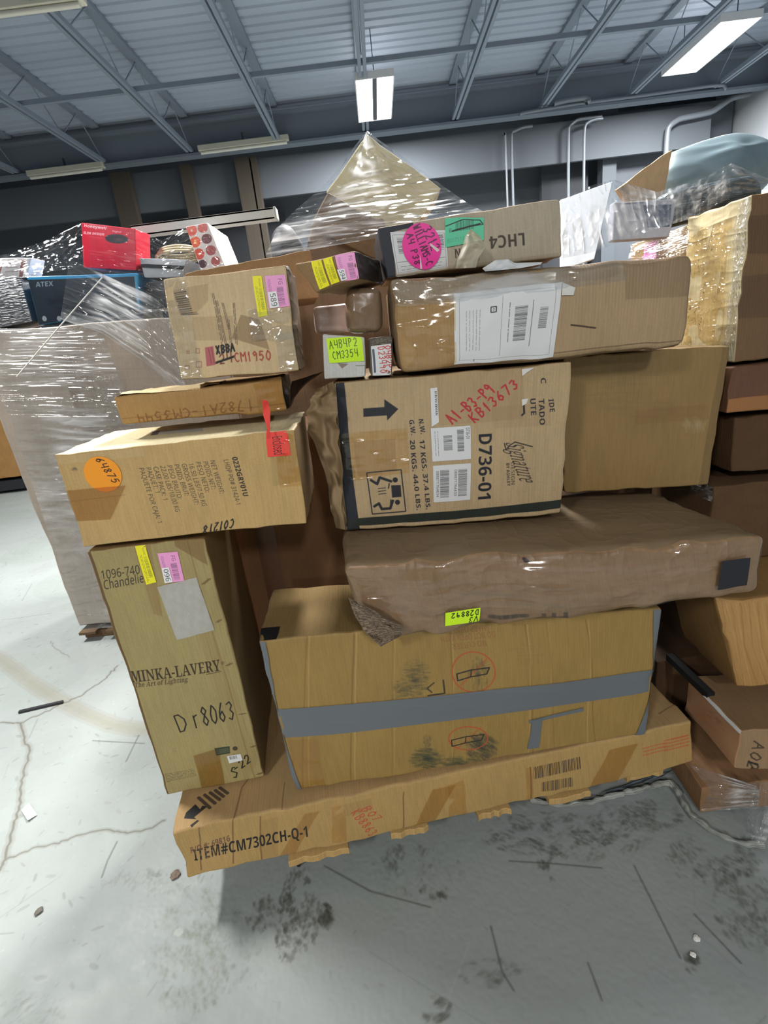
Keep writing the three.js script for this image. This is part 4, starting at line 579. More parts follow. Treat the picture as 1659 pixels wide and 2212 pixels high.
{
  const F = face(long, '#ac916e', 1000);
  F.poly([[840, 600], [1340, 560], [1335, 600], [842, 660]], 'rgba(120,104,84,0.3)'); F.poly([[1345, 555], [1512, 548], [1500, 640], [1350, 650]], 'rgba(96,78,62,0.28)'); F.line([[1232, 702], [1260, 706], [1284, 710]], '#4a3628', 4); F.smear(900, 640, 60, 30, '#c8b8a0', 30, 0.06, 0.3); F.line([[1100, 768], [1478, 738]], 'rgba(70,50,34,0.5)', 3); F.poly([[845, 700], [905, 760], [880, 795], [850, 770]], 'rgba(200,176,140,0.3)');
  carton('long_carton', 'long tape-wrapped carton with a large white shipping label, lying across two cartons', 'carton', long, kraft(0x8c7256, 0.5), { front: F.mat(0.5), step: 0.026 });
  patch(long, 'shipping_label', [[982, 631], [1209, 611], [1196, 771], [981, 791]], whiteLabel(512, 384, (f) => {
    f.poly([[0.05, 0.06], [0.95, 0.06], [0.95, 0.94], [0.05, 0.94]], null, '#888', 2);
    f.bars([0.57, 0.26], [0.57, 0.72], [0.69, 0.26], 40, '#222'); f.bars([0.81, 0.3], [0.81, 0.58], [0.89, 0.3], 26, '#333'); f.line([[0.45, 0.1], [0.45, 0.9]], '#888', 2); f.line([[0.74, 0.2], [0.74, 0.8]], '#666', 3);
    f.poly([[0.345, 0.23], [0.395, 0.23], [0.395, 0.3], [0.345, 0.3]], null, '#222', 5); f.text('D', [0.36, 0.28], [0.385, 0.28], [0.36, 0.25], '#222');
    f.scribble([0.1, 0.25], [0.1, 0.8], [0.26, 0.25], 5, '#999', 3); f.scribble([0.5, 0.2], [0.5, 0.75], [0.54, 0.2], 1, '#555', 3);
  }), { off: 0.003, ripple: 0.002 });
  patch(long, 'paper_tab', [[1209, 612], [1238, 624], [1234, 640], [1208, 640]], std(0xd6d4ce, 0.6), { off: 0.004, ripple: 0.002 });
  patch(long, 'clear_tape', [[842, 604], [1345, 560], [1352, 610], [850, 665]], M.film, { metres: true, off: 0.005, ripple: 0.006 });
  patch(long, 'clear_tape', [[846, 650], [985, 640], [985, 800], [868, 803]], M.tape, { metres: true, off: 0.004, ripple: 0.004 });
}
const lhc = frame([[816, 490], [1209, 429], [1213, 554], [834, 600]], -1.42, -1.44, 0.26, { r: 0.006, bulge: 0.005, dent: 0.004, wear: 0.004 });
{
  const F = face(lhc, '#b8ab96', 1000);
  F.poly([[814, 490], [893, 478], [893, 490], [850, 500], [852, 618], [834, 620]], '#34353e'); F.text('LHC4', [1134, 502], [1055, 511], [1135, 529], '#4a4038', 'sans-serif', 'bold'); F.text('N', [995, 536], [980, 538], [997, 556], '#4a4038', 'sans-serif', 'bold'); F.poly([[965, 575], [1205, 545], [1210, 558], [965, 600]], 'rgba(120,92,66,0.2)');
  carton('upside_down_carton', 'carton with upside-down print and a pink round sticker, topmost in the stack', 'carton', lhc, kraft(0xb29676), { front: F.mat(0.7), left: std(0x2c2d34, 0.4) });
  const lab = patch(lhc, 'shipping_label', [[843, 502], [962, 497], [968, 592], [856, 608]], whiteLabel(224, 200, (f) => { f.bars([0.1, 0.12], [0.1, 0.45], [0.3, 0.12], 12, '#444'); f.bars([0.86, 0.1], [0.86, 0.45], [0.95, 0.1], 10, '#444'); f.line([[0.05, 0.6], [0.95, 0.6]], '#777', 2); f.line([[0.05, 0.82], [0.95, 0.82]], '#777', 2); f.scribble([0.1, 0.66], [0.9, 0.66], [0.1, 0.8], 2, '#777', 2); f.poly([[0.03, 0.06], [0.97, 0.06], [0.97, 0.97], [0.03, 0.97]], null, '#999', 2); }));
  patch(lhc, 'green_label', [[960, 473], [1045, 469], [1044, 519], [961, 535]], sticker(192, 140, '#5cc89e', (f) => { f.bars([0.28, 0.14], [0.76, 0.1], [0.28, 0.5], 20, '#2c5a4a'); f.text('B017513', [0.05, 0.86], [0.5, 0.86], [0.05, 0.72], '#4a9a80'); f.text('B', [0.1, 0.5], [0.18, 0.5], [0.1, 0.36], '#2c5a4a'); f.line([[0.2, 0.46], [0.5, 0.4], [0.9, 0.26]], '#1c2420', 9); f.line([[0.02, 0.26], [0.5, 0.08], [0.9, 0.1], [0.98, 0.3], [0.7, 0.34]], '#1c2420', 5); }), { off: 0.003 });
  { const [u, v] = lhc.uv(910, 533), R = 0.047, mat = sticker(192, 192, '#f2309c', (f) => { f.hand('3212', [0.58, 0.14], [0.76, 0.66], [0.8, 0.08], '#5a1040', 5); f.hand('WILLIAMS-C', [0.36, 0.06], [0.55, 0.94], [0.54, 0.02], '#5a1040', 5); f.hand('A4 P38', [0.16, 0.2], [0.24, 0.9], [0.32, 0.18], '#5a1040', 5); f.poly([[0.42, 0.98], [0.36, 0.98], [0.42, 0.64]], '#e0dcd8'); f.poly([[0.72, 0.44], [0.95, 0.62], [0.88, 0.66], [0.72, 0.5]], '#d8ccc4'); }), pos = [], uv = [], ix = [];
    const put = (r, a) => { const p = lhc.at(u + Math.cos(a) * r * R / lhc.L, v + Math.sin(a) * r * R * 1.12 / lhc.H, 0).addScaledVector(lhc.ax[2], -0.0045); pos.push(p.x, p.y, p.z); uv.push(0.5 + Math.cos(a) * r / 2, 0.5 + Math.sin(a) * r / 2); };
    put(0, 0); for (const r of [0.5, 1]) for (let i = 0; i < 48; i++) put(r, i / 48 * 2 * Math.PI);
    for (let i = 0; i < 48; i++) { const n = (i + 1) % 48; ix.push(0, 1 + i, 1 + n, 1 + i, 49 + i, 49 + n, 1 + i, 49 + n, 1 + n); }
    const g = new THREE.BufferGeometry(); g.setAttribute('position', new THREE.Float32BufferAttribute(pos, 3)); g.setAttribute('uv', new THREE.Float32BufferAttribute(uv, 2)); g.setIndex(ix); g.computeVertexNormals(); part('pink_sticker', g, mat, lhc.t, 'round hot-pink sticker with hand-written lines'); }
  // crumpled strip of tape that sticks up in front of it
  const L = [[984, 580], [988, 560], [1000, 530], [1006, 508], [1016, 496]], R = [[1028, 578], [1034, 556], [1050, 532], [1036, 510], [1018, 495]];
  part('crumpled_tape', smooth(sheet((u, v) => { const i = Math.min(3, Math.floor(v * 4)), f = v * 4 - i, m = (Q, k) => Q[i][k] + (Q[i + 1][k] - Q[i][k]) * f; return atZ(m(L, 0) + (m(R, 0) - m(L, 0)) * u, m(L, 1) + (m(R, 1) - m(L, 1)) * u, -1.37 + 0.012 * noise3(u * 4, v * 7, 8)); }, 14, 22)), new THREE.MeshPhysicalMaterial({ color: 0xc9c0ac, transmission: 0.35, thickness: 0, roughness: 0.5, side: THREE.DoubleSide }), lhc.t, 'crumpled strip of pale tape');
}
{ // torn white paper on the long carton
  const Lp = [[1042, 580], [1070, 562], [1098, 560], [1112, 568], [1172, 566]], Rp = [[1048, 586], [1076, 584], [1104, 581], [1120, 580], [1168, 571]];
  tag(mesh('paper_scrap', smooth(sheet((u, v) => { const i = Math.min(3, Math.floor(u * 4)), f = u * 4 - i, m = (Q, k) => Q[i][k] + (Q[i + 1][k] - Q[i][k]) * f; return atZ(m(Rp, 0) + (m(Lp, 0) - m(Rp, 0)) * v, m(Rp, 1) + (m(Lp, 1) - m(Rp, 1)) * v, -1.355 - v * 0.03 + 0.006 * noise3(u * 8, v * 5, 2)); }, 26, 8)), std(0xd2d4d6, 0.6, { side: THREE.DoubleSide })), 'torn scrap of white paper on the long carton, in front of the pink-stickered one', 'paper');
}
// ---------- the stack at the right edge ----------
const ext = (tl, bl, z, dx = 420, dy = -36) => [tl, [tl[0] + dx, tl[1] + dy], [bl[0] + dx, bl[1] + dy], bl].map((p) => p);
{
  const b0 = frame([[1519, 1702], [1730, 1680], [1724, 1733], [1513, 1755]], -1.262, -1.262, 0.3, { r: 0.005, wear: 0.004 });
  carton('film_wrapped_carton', 'low carton in clear film standing on the floor at the lower right', 'carton', b0, kraft(0x9c7550));
  const b1 = frame([[1601, 1579], [1900, 1556], [1880, 1660], [1588, 1660]], -1.245, -1.255, 0.26, { r: 0.005, wear: 0.004, bulge: 0.003 });
  const F = face(b1, '#9a7d5c', 800); F.hand('A02', [1628, 1600], [1612, 1660], [1650, 1606], '#4a3a2c', 4); F.hand('1-', [1618, 1640], [1614, 1662], [1636, 1646], '#2c2420', 5);
  const c = canvas(300, 200), x = c.getContext('2d'); x.fillStyle = '#b58a66'; x.fillRect(0, 0, 300, 200); const T = pen(c, x, (q) => [q[0] * 300, q[1] * 200]); T.smear(0.5, 0.45, 0.3, 0.25, '#a8603c', 90, 0.12, 0.4); T.smear(0.65, 0.7, 0.2, 0.15, '#c2683c', 50, 0.1, 0.2); T.smear(0.35, 0.3, 0.15, 0.12, '#7a4a34', 30, 0.12, 0.7);
  const tc = ctex(c); tc.wrapS = tc.wrapT = THREE.RepeatWrapping; tc.repeat.set(1 / b1.D, 1 / b1.H);
  carton('printed_carton', 'small carton with a reddish printed end, on the film-wrapped one at the lower right', 'carton', b1, kraft(0x8e6f4c), { front: F.mat(0.75), left: std(0xffffff, 0.5, { map: tc }) });
  patch(b1, 'white_border', [[0.0, 0.9], [1, 0.9], [1, 1], [0.0, 1]].map(([a, v]) => [a, v]), M.white, { face: 'left', uv: true });
  const b2 = frame([[1549, 1296], [1900, 1262], [1900, 1462], [1600, 1488]], -1.36, -1.38, 0.3, { r: 0.012, bulge: 0.012, dent: 0.01, wear: 0.008 });
  const G = face(b2, '#b58a52', 800); for (let i = 0; i < 14; i++) { const a = 1555 + i * 9; G.line([[a, 1300], [a + 12 + rr(-6, 6), 1390], [a + 40 + rr(-8, 8), 1485]], i % 2 ? 'rgba(110,76,36,0.2)' : 'rgba(214,170,110,0.2)', rr(2, 6)); }
  carton('creased_carton', 'ochre carton with upright creases, above the red-printed small carton', 'carton', b2, kraft(0x9a733f), { front: G.mat(0.6) });
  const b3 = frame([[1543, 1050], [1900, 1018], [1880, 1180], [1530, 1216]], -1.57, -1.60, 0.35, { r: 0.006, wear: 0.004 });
  carton('brown_carton', 'brown carton at the right edge, level with the plastic-wrapped bundle', 'carton', b3, kraft(0x604325));  // this brown and the next darkened, light falloff put into the colour
  patch(b3, 'clear_tape', [[0.0, 0.8], [0.3, 0.8], [0.3, 1.0], [0.0, 1.0]], M.film, { face: 'left', uv: true, off: 0.004, ripple: 0.006 });
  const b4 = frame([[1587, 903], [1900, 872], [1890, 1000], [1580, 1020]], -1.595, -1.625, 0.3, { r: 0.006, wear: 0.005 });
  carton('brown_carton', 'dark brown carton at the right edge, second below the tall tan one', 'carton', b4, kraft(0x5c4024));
  const b5 = frame([[1581, 792], [1900, 762], [1890, 868], [1568, 893]], -1.565, -1.59, 0.3, { r: 0.006, wear: 0.004 });
  const K = face(b5, '#6a4530', 600); K.poly([[1560, 862], [1900, 832], [1900, 900], [1556, 895]], '#9c6a3c'); K.smear(1610, 830, 40, 30, '#5e382c', 60, 0.06);
  carton('brown_carton', 'red-brown carton with a lighter tape band along its foot, under the tall tan one', 'carton', b5, kraft(0x7a5236), { front: K.mat(0.6) });
  const b6 = frame([[1620, 423], [1930, 378], [1890, 750], [1581, 784]], -1.573, -1.605, 0.26, { r: 0.006, bulge: 0.006, wear: 0.006, dent: 0.005 });
  const N = face(b6, '#77593a', 700); N.poly([[1612, 470], [1900, 440], [1900, 545], [1600, 552]], 'rgba(70,50,34,0.4)'); N.poly([[1596, 600], [1900, 570], [1900, 680], [1584, 690]], 'rgba(70,50,34,0.35)');
  carton('tall_carton', 'tall carton at the right edge with its creased tan side, coloured as brightly lit, turned to the left', 'carton', b6, kraft(0xb7925c), { front: N.mat(0.5), left: std(0xd6c69c, 0.5, { map: kraftMap, bumpMap: filmBump, bumpScale: 0.004 }) });  // left face paler than the rest, lamp light put into its colour
  patch(b6, 'clear_tape', [[0.0, 0.0], [0.14, 0.0], [0.14, 1], [0.0, 1]], M.film, { face: 'left', uv: true, off: 0.004, ripple: 0.006 });
  patch(b6, 'clear_tape', [[0.2, 0.1], [0.95, 0.1], [0.95, 0.9], [0.2, 0.9]], M.tape, { face: 'left', uv: true, off: 0.005, ripple: 0.012 });
  const b7 = frame([[1503, 479], [1900, 428], [1890, 520], [1497, 560]], -1.915, -1.94, 0.42, { r: 0.005, wear: 0.005, dent: 0.004 });
  carton('flat_tape_carton', 'low tan carton with a small pink sticker on its side, behind the tall tan one', 'carton', b7, kraft(0xa98a58), { left: std(0xb59460, 0.5, { map: kraftMap }) });
  patch(b7, 'pink_sticker', [[0.52, 0.1], [0.75, 0.1], [0.75, 0.85], [0.52, 0.85]], pinkPaper, { face: 'left', uv: true, off: 0.003 });
  patch(b7, 'clear_tape', [[0.0, 0.0], [1, 0.0], [1, 1], [0.0, 1]], M.film, { face: 'left', uv: true, off: 0.007, ripple: 0.008 });
  const b10 = box8(corners8(0.868, 0.003, -1.62, 0.36, 0.3, 0.42, 6));  // filler carton, its dark brown stands for the shade down here
  carton('brown_carton', 'low filler carton, coloured dark for the shade, in the gap between the flat carton and the creased ochre one', 'carton', b10, kraft(0x54391f));
  // support under the stack, out of sight
  const b8 = box8(corners8(0.86, 0.02, -2.13, 0.95, 1.02, 0.5, 3));
  carton('brown_carton', 'large carton deep in the right hand stack, mostly hidden behind the others', 'carton', b8, kraft(0x6a4a30));
  const b9 = box8(corners8(0.66, 1.06, -2.0, 1.15, 0.54, 0.6, 3));
  carton('brown_carton', 'hidden carton that carries the low pink-stickered one', 'carton', b9, kraft(0x7a5a3a));
}
{ // black tube in the dark gap
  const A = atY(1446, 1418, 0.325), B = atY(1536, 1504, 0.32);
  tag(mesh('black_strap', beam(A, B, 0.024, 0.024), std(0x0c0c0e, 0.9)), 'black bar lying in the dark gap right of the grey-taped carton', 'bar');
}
// ---------- what lies on top of the right hand stack ----------
{
  const w = frame([[1211, 432], [1324, 391], [1284, 560], [1215, 582]], -1.93, -1.92, 0.04, { lean: 0.9, r: 0.003, wear: 0.001, dent: 0.001, bulge: 0.001 });
  carton('white_box', 'brightly lit white flat box standing on edge behind the upper cartons', 'box', w, std(0xe6e9ee, 0.45));
  const g = frame([[1326, 436], [1462, 430], [1446, 512], [1322, 520]], -1.92, -1.9, 0.05, { lean: 0.4, r: 0.004, wear: 0.002, dent: 0.002 });
  const F = face(g, '#b9b9c4', 900); F.poly([[1388, 444], [1450, 442], [1446, 490], [1398, 492]], '#50586c'); F.smear(1425, 468, 24, 20, '#7c86a0', 50, 0.15, 0.4); F.scribble([1348, 443], [1390, 441], [1348, 437], 1, '#555a6c', 4);
  carton('printed_box', 'pale grey box with a dark blue printed square under the clear film', 'box', g, std(0x9a9aa6, 0.5), { front: F.mat(0.4, false) });
  const f = frame([[1334, 407], [1452, 322], [1430, 445], [1384, 482]], -2.24, -2.26, 0.02, { r: 0.003, wear: 0.003 });
  carton('board_flap', 'tan cardboard flap standing up beside the teal bag', 'cardboard', f, kraft(0xd9b88e));
  const d = frame([[1432, 412], [1640, 372], [1650, 440], [1440, 490]], -2.06, -2.02, 0.12, { r: 0.03, dent: 0.02, wear: 0.01, bulge: 0.02 });
  carton('grey_bundle', 'slate grey bundle under the crinkled film, below the teal bag', 'bundle', d, std(0x4e5a62, 0.5, { bumpMap: filmBump, bumpScale: 0.01 }));
  // teal plastic bag, puffed up
  const c = atZ(1530, 388, -2.4), t = sheet((u, v) => { const a = u * Math.PI * 2, e = (v - 0.5) * Math.PI, ce = Math.cos(e), p = V(Math.cos(a) * ce * 0.215, Math.sin(e) * 0.125, Math.sin(a) * ce * 0.15), k = 1 + 0.16 * noise3(p.x * 9, p.y * 9, p.z * 9 + 4) + 0.12 * ridge((0.5 + 0.5 * noise3(p.x * 9 + 3, p.y * 24, p.z * 9))) ; return p.multiplyScalar(k).applyAxisAngle(V(0, 0, 1), 0.16).add(V(p.x * 0.02, 0, 0)).add(c); }, 72, 40);
  tag(mesh('plastic_bag', smooth(t), new THREE.MeshPhysicalMaterial({ color: 0x7d929c, roughness: 0.5, transmission: 0.25, thickness: 0, side: THREE.DoubleSide })), 'puffed teal plastic bag on top of the stack at the right edge', 'bag');
}
// a film drawn between two rails of photograph pixels with a depth each: [[x, y, z], ...]
function film(name, label, A, B, nu, nv, amp, o = {}) {
  const at = (R, v) => { const k = R.length - 1, i = Math.min(k - 1, Math.floor(v * k)), f = v * k - i; return [0, 1, 2].map((c) => R[i][c] + (R[i + 1][c] - R[i][c]) * f); };
  const fx = o.fx ?? 5, fy = o.fy ?? 14, s = rnd() * 40;
  const g = smooth(sheet((u, v) => { const a = at(A, v), b = at(B, v), p = [0, 1, 2].map((c) => a[c] + (b[c] - a[c]) * u), z = p[2] + (o.puff ?? 0) * Math.sin(u * Math.PI) + amp * (noise3(u * fx, v * fy, s) + 0.5 * noise3(u * fx * 2, v * fy * 2.6, s + 5)); return atZ(p[0], p[1], Math.min(z, -0.3)); }, nu, nv, o.su ?? 1, o.sv ?? 1));
  if (o.swap) { const a = g.attributes.uv; for (let i = 0; i < a.count; i++) a.setXY(i, a.getY(i), a.getX(i)); }
  const m = mesh(name, g, o.mat ?? M.film); return tag(m, label, 'plastic film', o.group);
}
film('stretch_film', 'crinkled clear film over the white panel and the grey things at the upper right', [[1204, 438, -1.86], [1262, 405, -1.86], [1326, 388, -1.86], [1420, 415, -1.9], [1520, 385, -1.92], [1580, 352, -1.92], [1680, 395, -1.92]], [[1206, 560, -1.66], [1280, 545, -1.68], [1365, 512, -1.7], [1430, 490, -1.7], [1503, 470, -1.9], [1580, 425, -1.9], [1680, 402, -1.9]], 24, 60, 0.012, { su: 0.4, sv: 0.8 });
film('plastic_film', 'clear film hanging over the low carton at the lower right', [[1490, 1652, -1.25], [1534, 1706, -1.225], [1512, 1752, -1.235]], [[1634, 1697, -1.22], [1640, 1708, -1.215], [1638, 1746, -1.225]], 24, 24, 0.006, { su: 0.3, sv: 0.3 });
film('plastic_film', 'gathered white film trailing from the right edge down to the floor', [[1628, 1690, -1.2], [1618, 1740, -1.18], [1606, 1805, -1.14]], [[1690, 1690, -1.2], [1680, 1750, -1.17], [1650, 1828, -1.125]], 14, 24, 0.012, { su: 0.2, sv: 0.3, fx: 8, fy: 3 });
{ // rolled-up film on the floor
  const px = [[1148, 1730], [1200, 1737], [1260, 1735], [1330, 1718], [1440, 1692], [1462, 1708], [1490, 1756], [1548, 1800], [1600, 1820], [1650, 1826]], pts = px.map(([a, b], i) => atY(a, b, 0.011 + 0.004 * (i % 2)));
  const g = tube(pts, 0.0085, 220, 8), p = g.attributes.position; for (let i = 0; i < p.count; i++) { const k = 0.006; p.setXYZ(i, p.getX(i) + k * noise3(p.getX(i) * 60, p.getY(i) * 60, p.getZ(i) * 60), Math.max(0.002, p.getY(i) + k * noise3(p.getX(i) * 50 + 9, p.getY(i) * 50, p.getZ(i) * 50)), p.getZ(i) + k * noise3(p.getX(i) * 60, p.getY(i) * 60 + 7, p.getZ(i) * 60)); }
  tag(mesh('film_rope', smooth(g), std(0xa9aca6, 0.35, { bumpMap: filmBump, bumpScale: 0.004 })), 'rope of twisted pale film lying on the floor in front of the pallet', 'plastic film');
  tag(mesh('grey_sheet', smooth(sheet((u, v) => { const k = [[1300, 1710], [1455, 1662], [1430, 1678], [1320, 1710]], q = [0, 1].map((c) => (k[0][c] * (1 - u) + k[1][c] * u) * (1 - v) + (k[3][c] * (1 - u) + k[2][c] * u) * v); return atY(q[0], q[1], 0.01 + 0.008 * noise3(u * 6, v * 3, 1)); }, 24, 6)), std(0x5d6670, 0.35, { side: THREE.DoubleSide })), 'strip of blue-grey plastic on the floor under the right end of the long flat carton', 'plastic sheet');
}
// ---------- the wrapped pile behind, in the middle ----------
{
  const s = box8(corners8(-0.62, 0.02, -2.3, 1.15, 1.7, 0.9, 2));
  carton('brown_carton', 'tall carton that carries the tilted film-wrapped one behind the stack', 'carton', s, kraft(0x8f7358));
  const a = frame([[672, 494], [830, 470], [850, 600], [650, 606]], -2.3, -2.3, 0.035, { r: 0.008, wear: 0.004 });
  const b = frame([[706, 416], [792, 287], [954, 407], [866, 540]], -2.37, -2.37, 0.26, { r: 0.006, wear: 0.004, dent: 0.004 });
  const F = face(b, '#e2d6ac', 700); F.poly([[780, 300], [802, 300], [888, 354], [872, 376]], 'rgba(226,216,170,0.5)');
  carton('peaked_carton', 'cream carton tilted onto its corner, topmost of the film-wrapped pile behind', 'carton', b, kraft(0xb7a67c), { front: F.mat(0.5) });
  const c = frame([[708, 415], [848, 496], [812, 560], [668, 492]], -2.22, -2.22, 0.05, { r: 0.006, wear: 0.004 });
  carton('tilted_carton', 'thin brown carton slanting in front of the cream carton on the film-wrapped pile', 'carton', c, kraft(0x83694c));
  carton('film_parcel', 'beige parcel under the slanting brown carton in the film-wrapped pile', 'parcel', a, kraft(0x97806a));
  const u = box8(corners8(-0.1, 1.722, -2.38, 0.36, 0.09, 0.24, 0)); carton('flat_carton', 'flat carton under the tilted cream one on the film-wrapped pile', 'carton', u, kraft(0x8a6f52));
  const n = atZ(622, 540, -2.3); tag(mesh('navy_bag', smooth(sheet((u, v) => { const A = u * 6.2832, e = (v - 0.5) * Math.PI, p = V(Math.cos(A) * Math.cos(e) * 0.06, Math.sin(e) * 0.08, Math.sin(A) * Math.cos(e) * 0.1); return p.multiplyScalar(1 + 0.2 * noise3(p.x * 14, p.y * 14, p.z * 14)).add(n); }, 40, 24)), std(0x1e1f2a, 0.6)), 'dark navy bag at the left foot of the film-wrapped pile', 'bag');
}
film('stretch_film', 'clear film tented over the tilted cream carton behind the stack', [[791, 284, -2.24], [703, 398, -2.2], [640, 452, -2.18], [598, 494, -2.14], [572, 556, -2.1]], [[794, 284, -2.24], [903, 362, -2.2], [960, 404, -2.18], [1012, 440, -2.12], [1070, 470, -2.06]], 60, 60, 0.016, { su: 0.6, sv: 0.45, puff: 0.06, fx: 7, fy: 9 });
// ---------- the wrapped load at the left ----------
const WALLZ = -2.78;
{
  const t = thing('wooden_pallet', 'brown board pallet under the film-wrapped load at the left', 'pallet', V(-1.4, 0, -3.2));
  for (const z of [-0.32, 0, 0.38]) mesh('stringer', bx(1.06, 0.045, 0.06, 0.02, 0.0225, z, 0.004), M.wood, t);
  for (let i = 0; i < 7; i++) mesh('deck_board', bx(0.1, 0.018, 0.86, -0.46 + i * 0.16, 0.0545, 0.03, 0.003), M.wood, t);
  const p = frame([[-72, 720], [470, 676], [610, 1306], [172, 1352]], WALLZ, WALLZ - 0.03, 0.75, { r: 0.01, bulge: 0.008, dent: 0.008, wear: 0.004 });
  const F = face(p, '#9b8d80', 500); F.poly([[-80, 700], [100, 690], [205, 1000], [260, 1370], [150, 1370]], 'rgba(190,178,166,0.4)'); F.poly([[100, 690], [128, 690], [220, 1000], [200, 1000]], 'rgba(120,104,92,0.3)'); for (let i = 0; i < 60; i++) F.line([[rr(0, 400), 700 + i * 11], [rr(0, 600), 697 + i * 11]], i % 2 ? 'rgba(110,98,88,0.12)' : 'rgba(190,182,174,0.12)', 3);
  carton('wrapped_load', 'big grey-brown film-wrapped carton standing on a pallet at the left', 'carton', p, std(0x8d8074, 0.45, { map: kraftMap }), { front: F.mat(0.42), step: 0.06 });
  const bl = frame([[58, 597], [296, 590], [304, 668], [84, 702]], -2.82, -2.83, 0.22, { r: 0.004, wear: 0.001, dent: 0.002 });
  const B = face(bl, '#26303c', 700); B.poly([[58, 597], [296, 590], [296, 597], [60, 604]], '#2f86b8'); B.poly([[290, 592], [297, 592], [305, 668], [298, 668]], '#3f8fb4'); B.smear(150, 655, 60, 30, '#0d1218', 80, 0.12, 0); B.smear(220, 630, 60, 24, '#6a7c8c', 40, 0.06, 0.4); B.text('ATEX', [78, 620], [116, 617], [77, 609], '#7a8a98', 'sans-serif', 'bold'); for (const x of [96, 128, 160]) B.disc([x, 688], 8, '#8e9aa2');
  carton('blue_edged_box', 'dark printed box with bright blue edges on top of the left load', 'box', bl, std(0x2f86b8, 0.45), { front: B.mat(0.3, false) });
  const dk = frame([[-110, 610], [46, 602], [70, 694], [-80, 722]], -2.84, -2.84, 0.25, { r: 0.004 });
  carton('dark_box', 'dark grey box at the left picture edge, beside the blue-edged one', 'box', dk, std(0x4c4f55, 0.4, { bumpMap: filmBump, bumpScale: 0.006 }));
  const pp = frame([[-60, 560], [66, 556], [58, 600], [-60, 604]], -2.86, -2.86, 0.12, { r: 0.003 });
  const P = face(pp, '#c4bfc0', 500); P.poly([[46, 560], [56, 560], [48, 598], [40, 598]], '#7a4e4a'); P.poly([[6, 570], [10, 562], [2, 590], [-4, 590]], '#7a4e4a'); P.scribble([14, 566], [40, 564], [12, 592], 3, '#9a9294', 3);
  carton('white_box', 'whitish printed box at the left picture edge above the dark grey one', 'box', pp, std(0xb5b2b3, 0.5), { front: P.mat(0.4, false) });
  const rd = frame([[176, 481], [292, 494], [294, 584], [180, 578]], -2.86, -2.85, 0.16, { r: 0.003, wear: 0.001, dent: 0.001 });
  const R = face(rd, '#d3213c', 800); R.text('Honeywell', [181, 490], [230, 496], [182, 484], '#f0c0c8', 'sans-serif', 'bold'); R.text('SLIM DESIGN', [180, 505], [226, 509], [181, 500], '#f0c0c8', 'sans-serif', 'bold'); R.text('Digital', [243, 501], [263, 503], [243, 497], '#f0c0c8');
  { const e = []; for (let i = 0; i < 30; i++) e.push([253 + Math.cos(i / 30 * 6.283) * 25, 516 + Math.sin(i / 30 * 6.283) * 10 + Math.cos(i / 30 * 6.283) * 1.5]); R.poly(e, '#2c2c34'); R.smear(255, 519, 14, 4, '#7a5058', 20, 0.15, 0); }
  carton('red_box', 'bright red retail box with a black oval, standing on the blue-edged one', 'box', rd, std(0xb8182f, 0.4), { front: R.mat(0.35, false) });
  const gs = frame([[300, 558], [404, 560], [388, 598], [312, 600]], -2.86, -2.86, 0.25, { r: 0.003 });
  carton('grey_box', 'pale grey flat box between the red box and the one with red discs', 'box', gs, std(0xa9adb2, 0.4));
  patch(gs, 'dark_stripe', [[302, 570], [400, 574], [396, 582], [304, 578]], M.dark);
  const ds = frame([[313, 610], [360, 604], [376, 664], [319, 668]], -2.86, -2.86, 0.25, { r: 0.003 });
  carton('dark_box', 'small black box tucked behind the left side of the tape-wrapped 589 carton', 'box', ds, std(0x2e2c2e, 0.35));
  const dc = frame([[401, 490], [448, 481], [490, 584], [437, 592]], -2.84, -2.84, 0.36, { r: 0.003, wear: 0.001, dent: 0.001 });
  const D = face(dc, '#d8cfce', 900); const disc = (x, y, r, col) => { const e = []; for (let i = 0; i < 24; i++) e.push([x + Math.cos(i / 24 * 6.283) * r, y + Math.sin(i / 24 * 6.283) * r]); D.poly(e, col); };
  disc(414, 498, 12, '#d2523a'); disc(438, 492, 11, '#c0483a'); disc(422, 523, 12, '#d8562e'); disc(447, 516, 11, '#6a2a34'); disc(430, 549, 12, '#cc4c38'); disc(456, 541, 11, '#a04444'); disc(438, 570, 9, '#4a2430'); disc(466, 564, 10, '#a84a48');
  D.poly([[417, 526], [422, 517], [427, 527]], '#f0a04a'); D.disc([414, 498], 5, '#f0b0a0'); D.disc([430, 549], 5, '#f0b0a0');
  carton('disc_print_box', 'white box printed with orange and red discs, at the right end of the left load', 'box', dc, std(0xcac2c0, 0.5), { front: D.mat(0.4, false) });
  const sp = box8(corners8(-0.985, 1.77, -2.92, 0.27, 0.09, 0.25, 0)); carton('dark_box', 'dark box under the pale grey flat box on the left load', 'box', sp, std(0x3a3836, 0.5));
  // coil of beige hose
  const k = atZ(352, 566, -2.98), hs = []; for (let i = 0; i < 3; i++) hs.push(new THREE.TorusGeometry(0.115 - i * 0.012, 0.008, 8, 48).rotateX(1.48).translate(0, i * 0.014, 0));
  const h = mesh('hose_coil', mergeGeometries(hs), std(0x94876a, 0.6)); h.position.set(k.x + 0.07, 2.005, k.z - 0.07); tag(h, 'coil of beige hose lying on the pale grey flat box', 'coil');
  // long pale channel
  const A = atZ(291, 502, -3.12), E = atZ(595, 463, -3.12), g = thing('metal_channel', 'long pale grey channel lying across the top of the left load', 'channel', A.clone().add(E).multiplyScalar(0.5)); g.rotation.z = Math.atan2(E.y - A.y, E.x - A.x); const L = A.distanceTo(E);
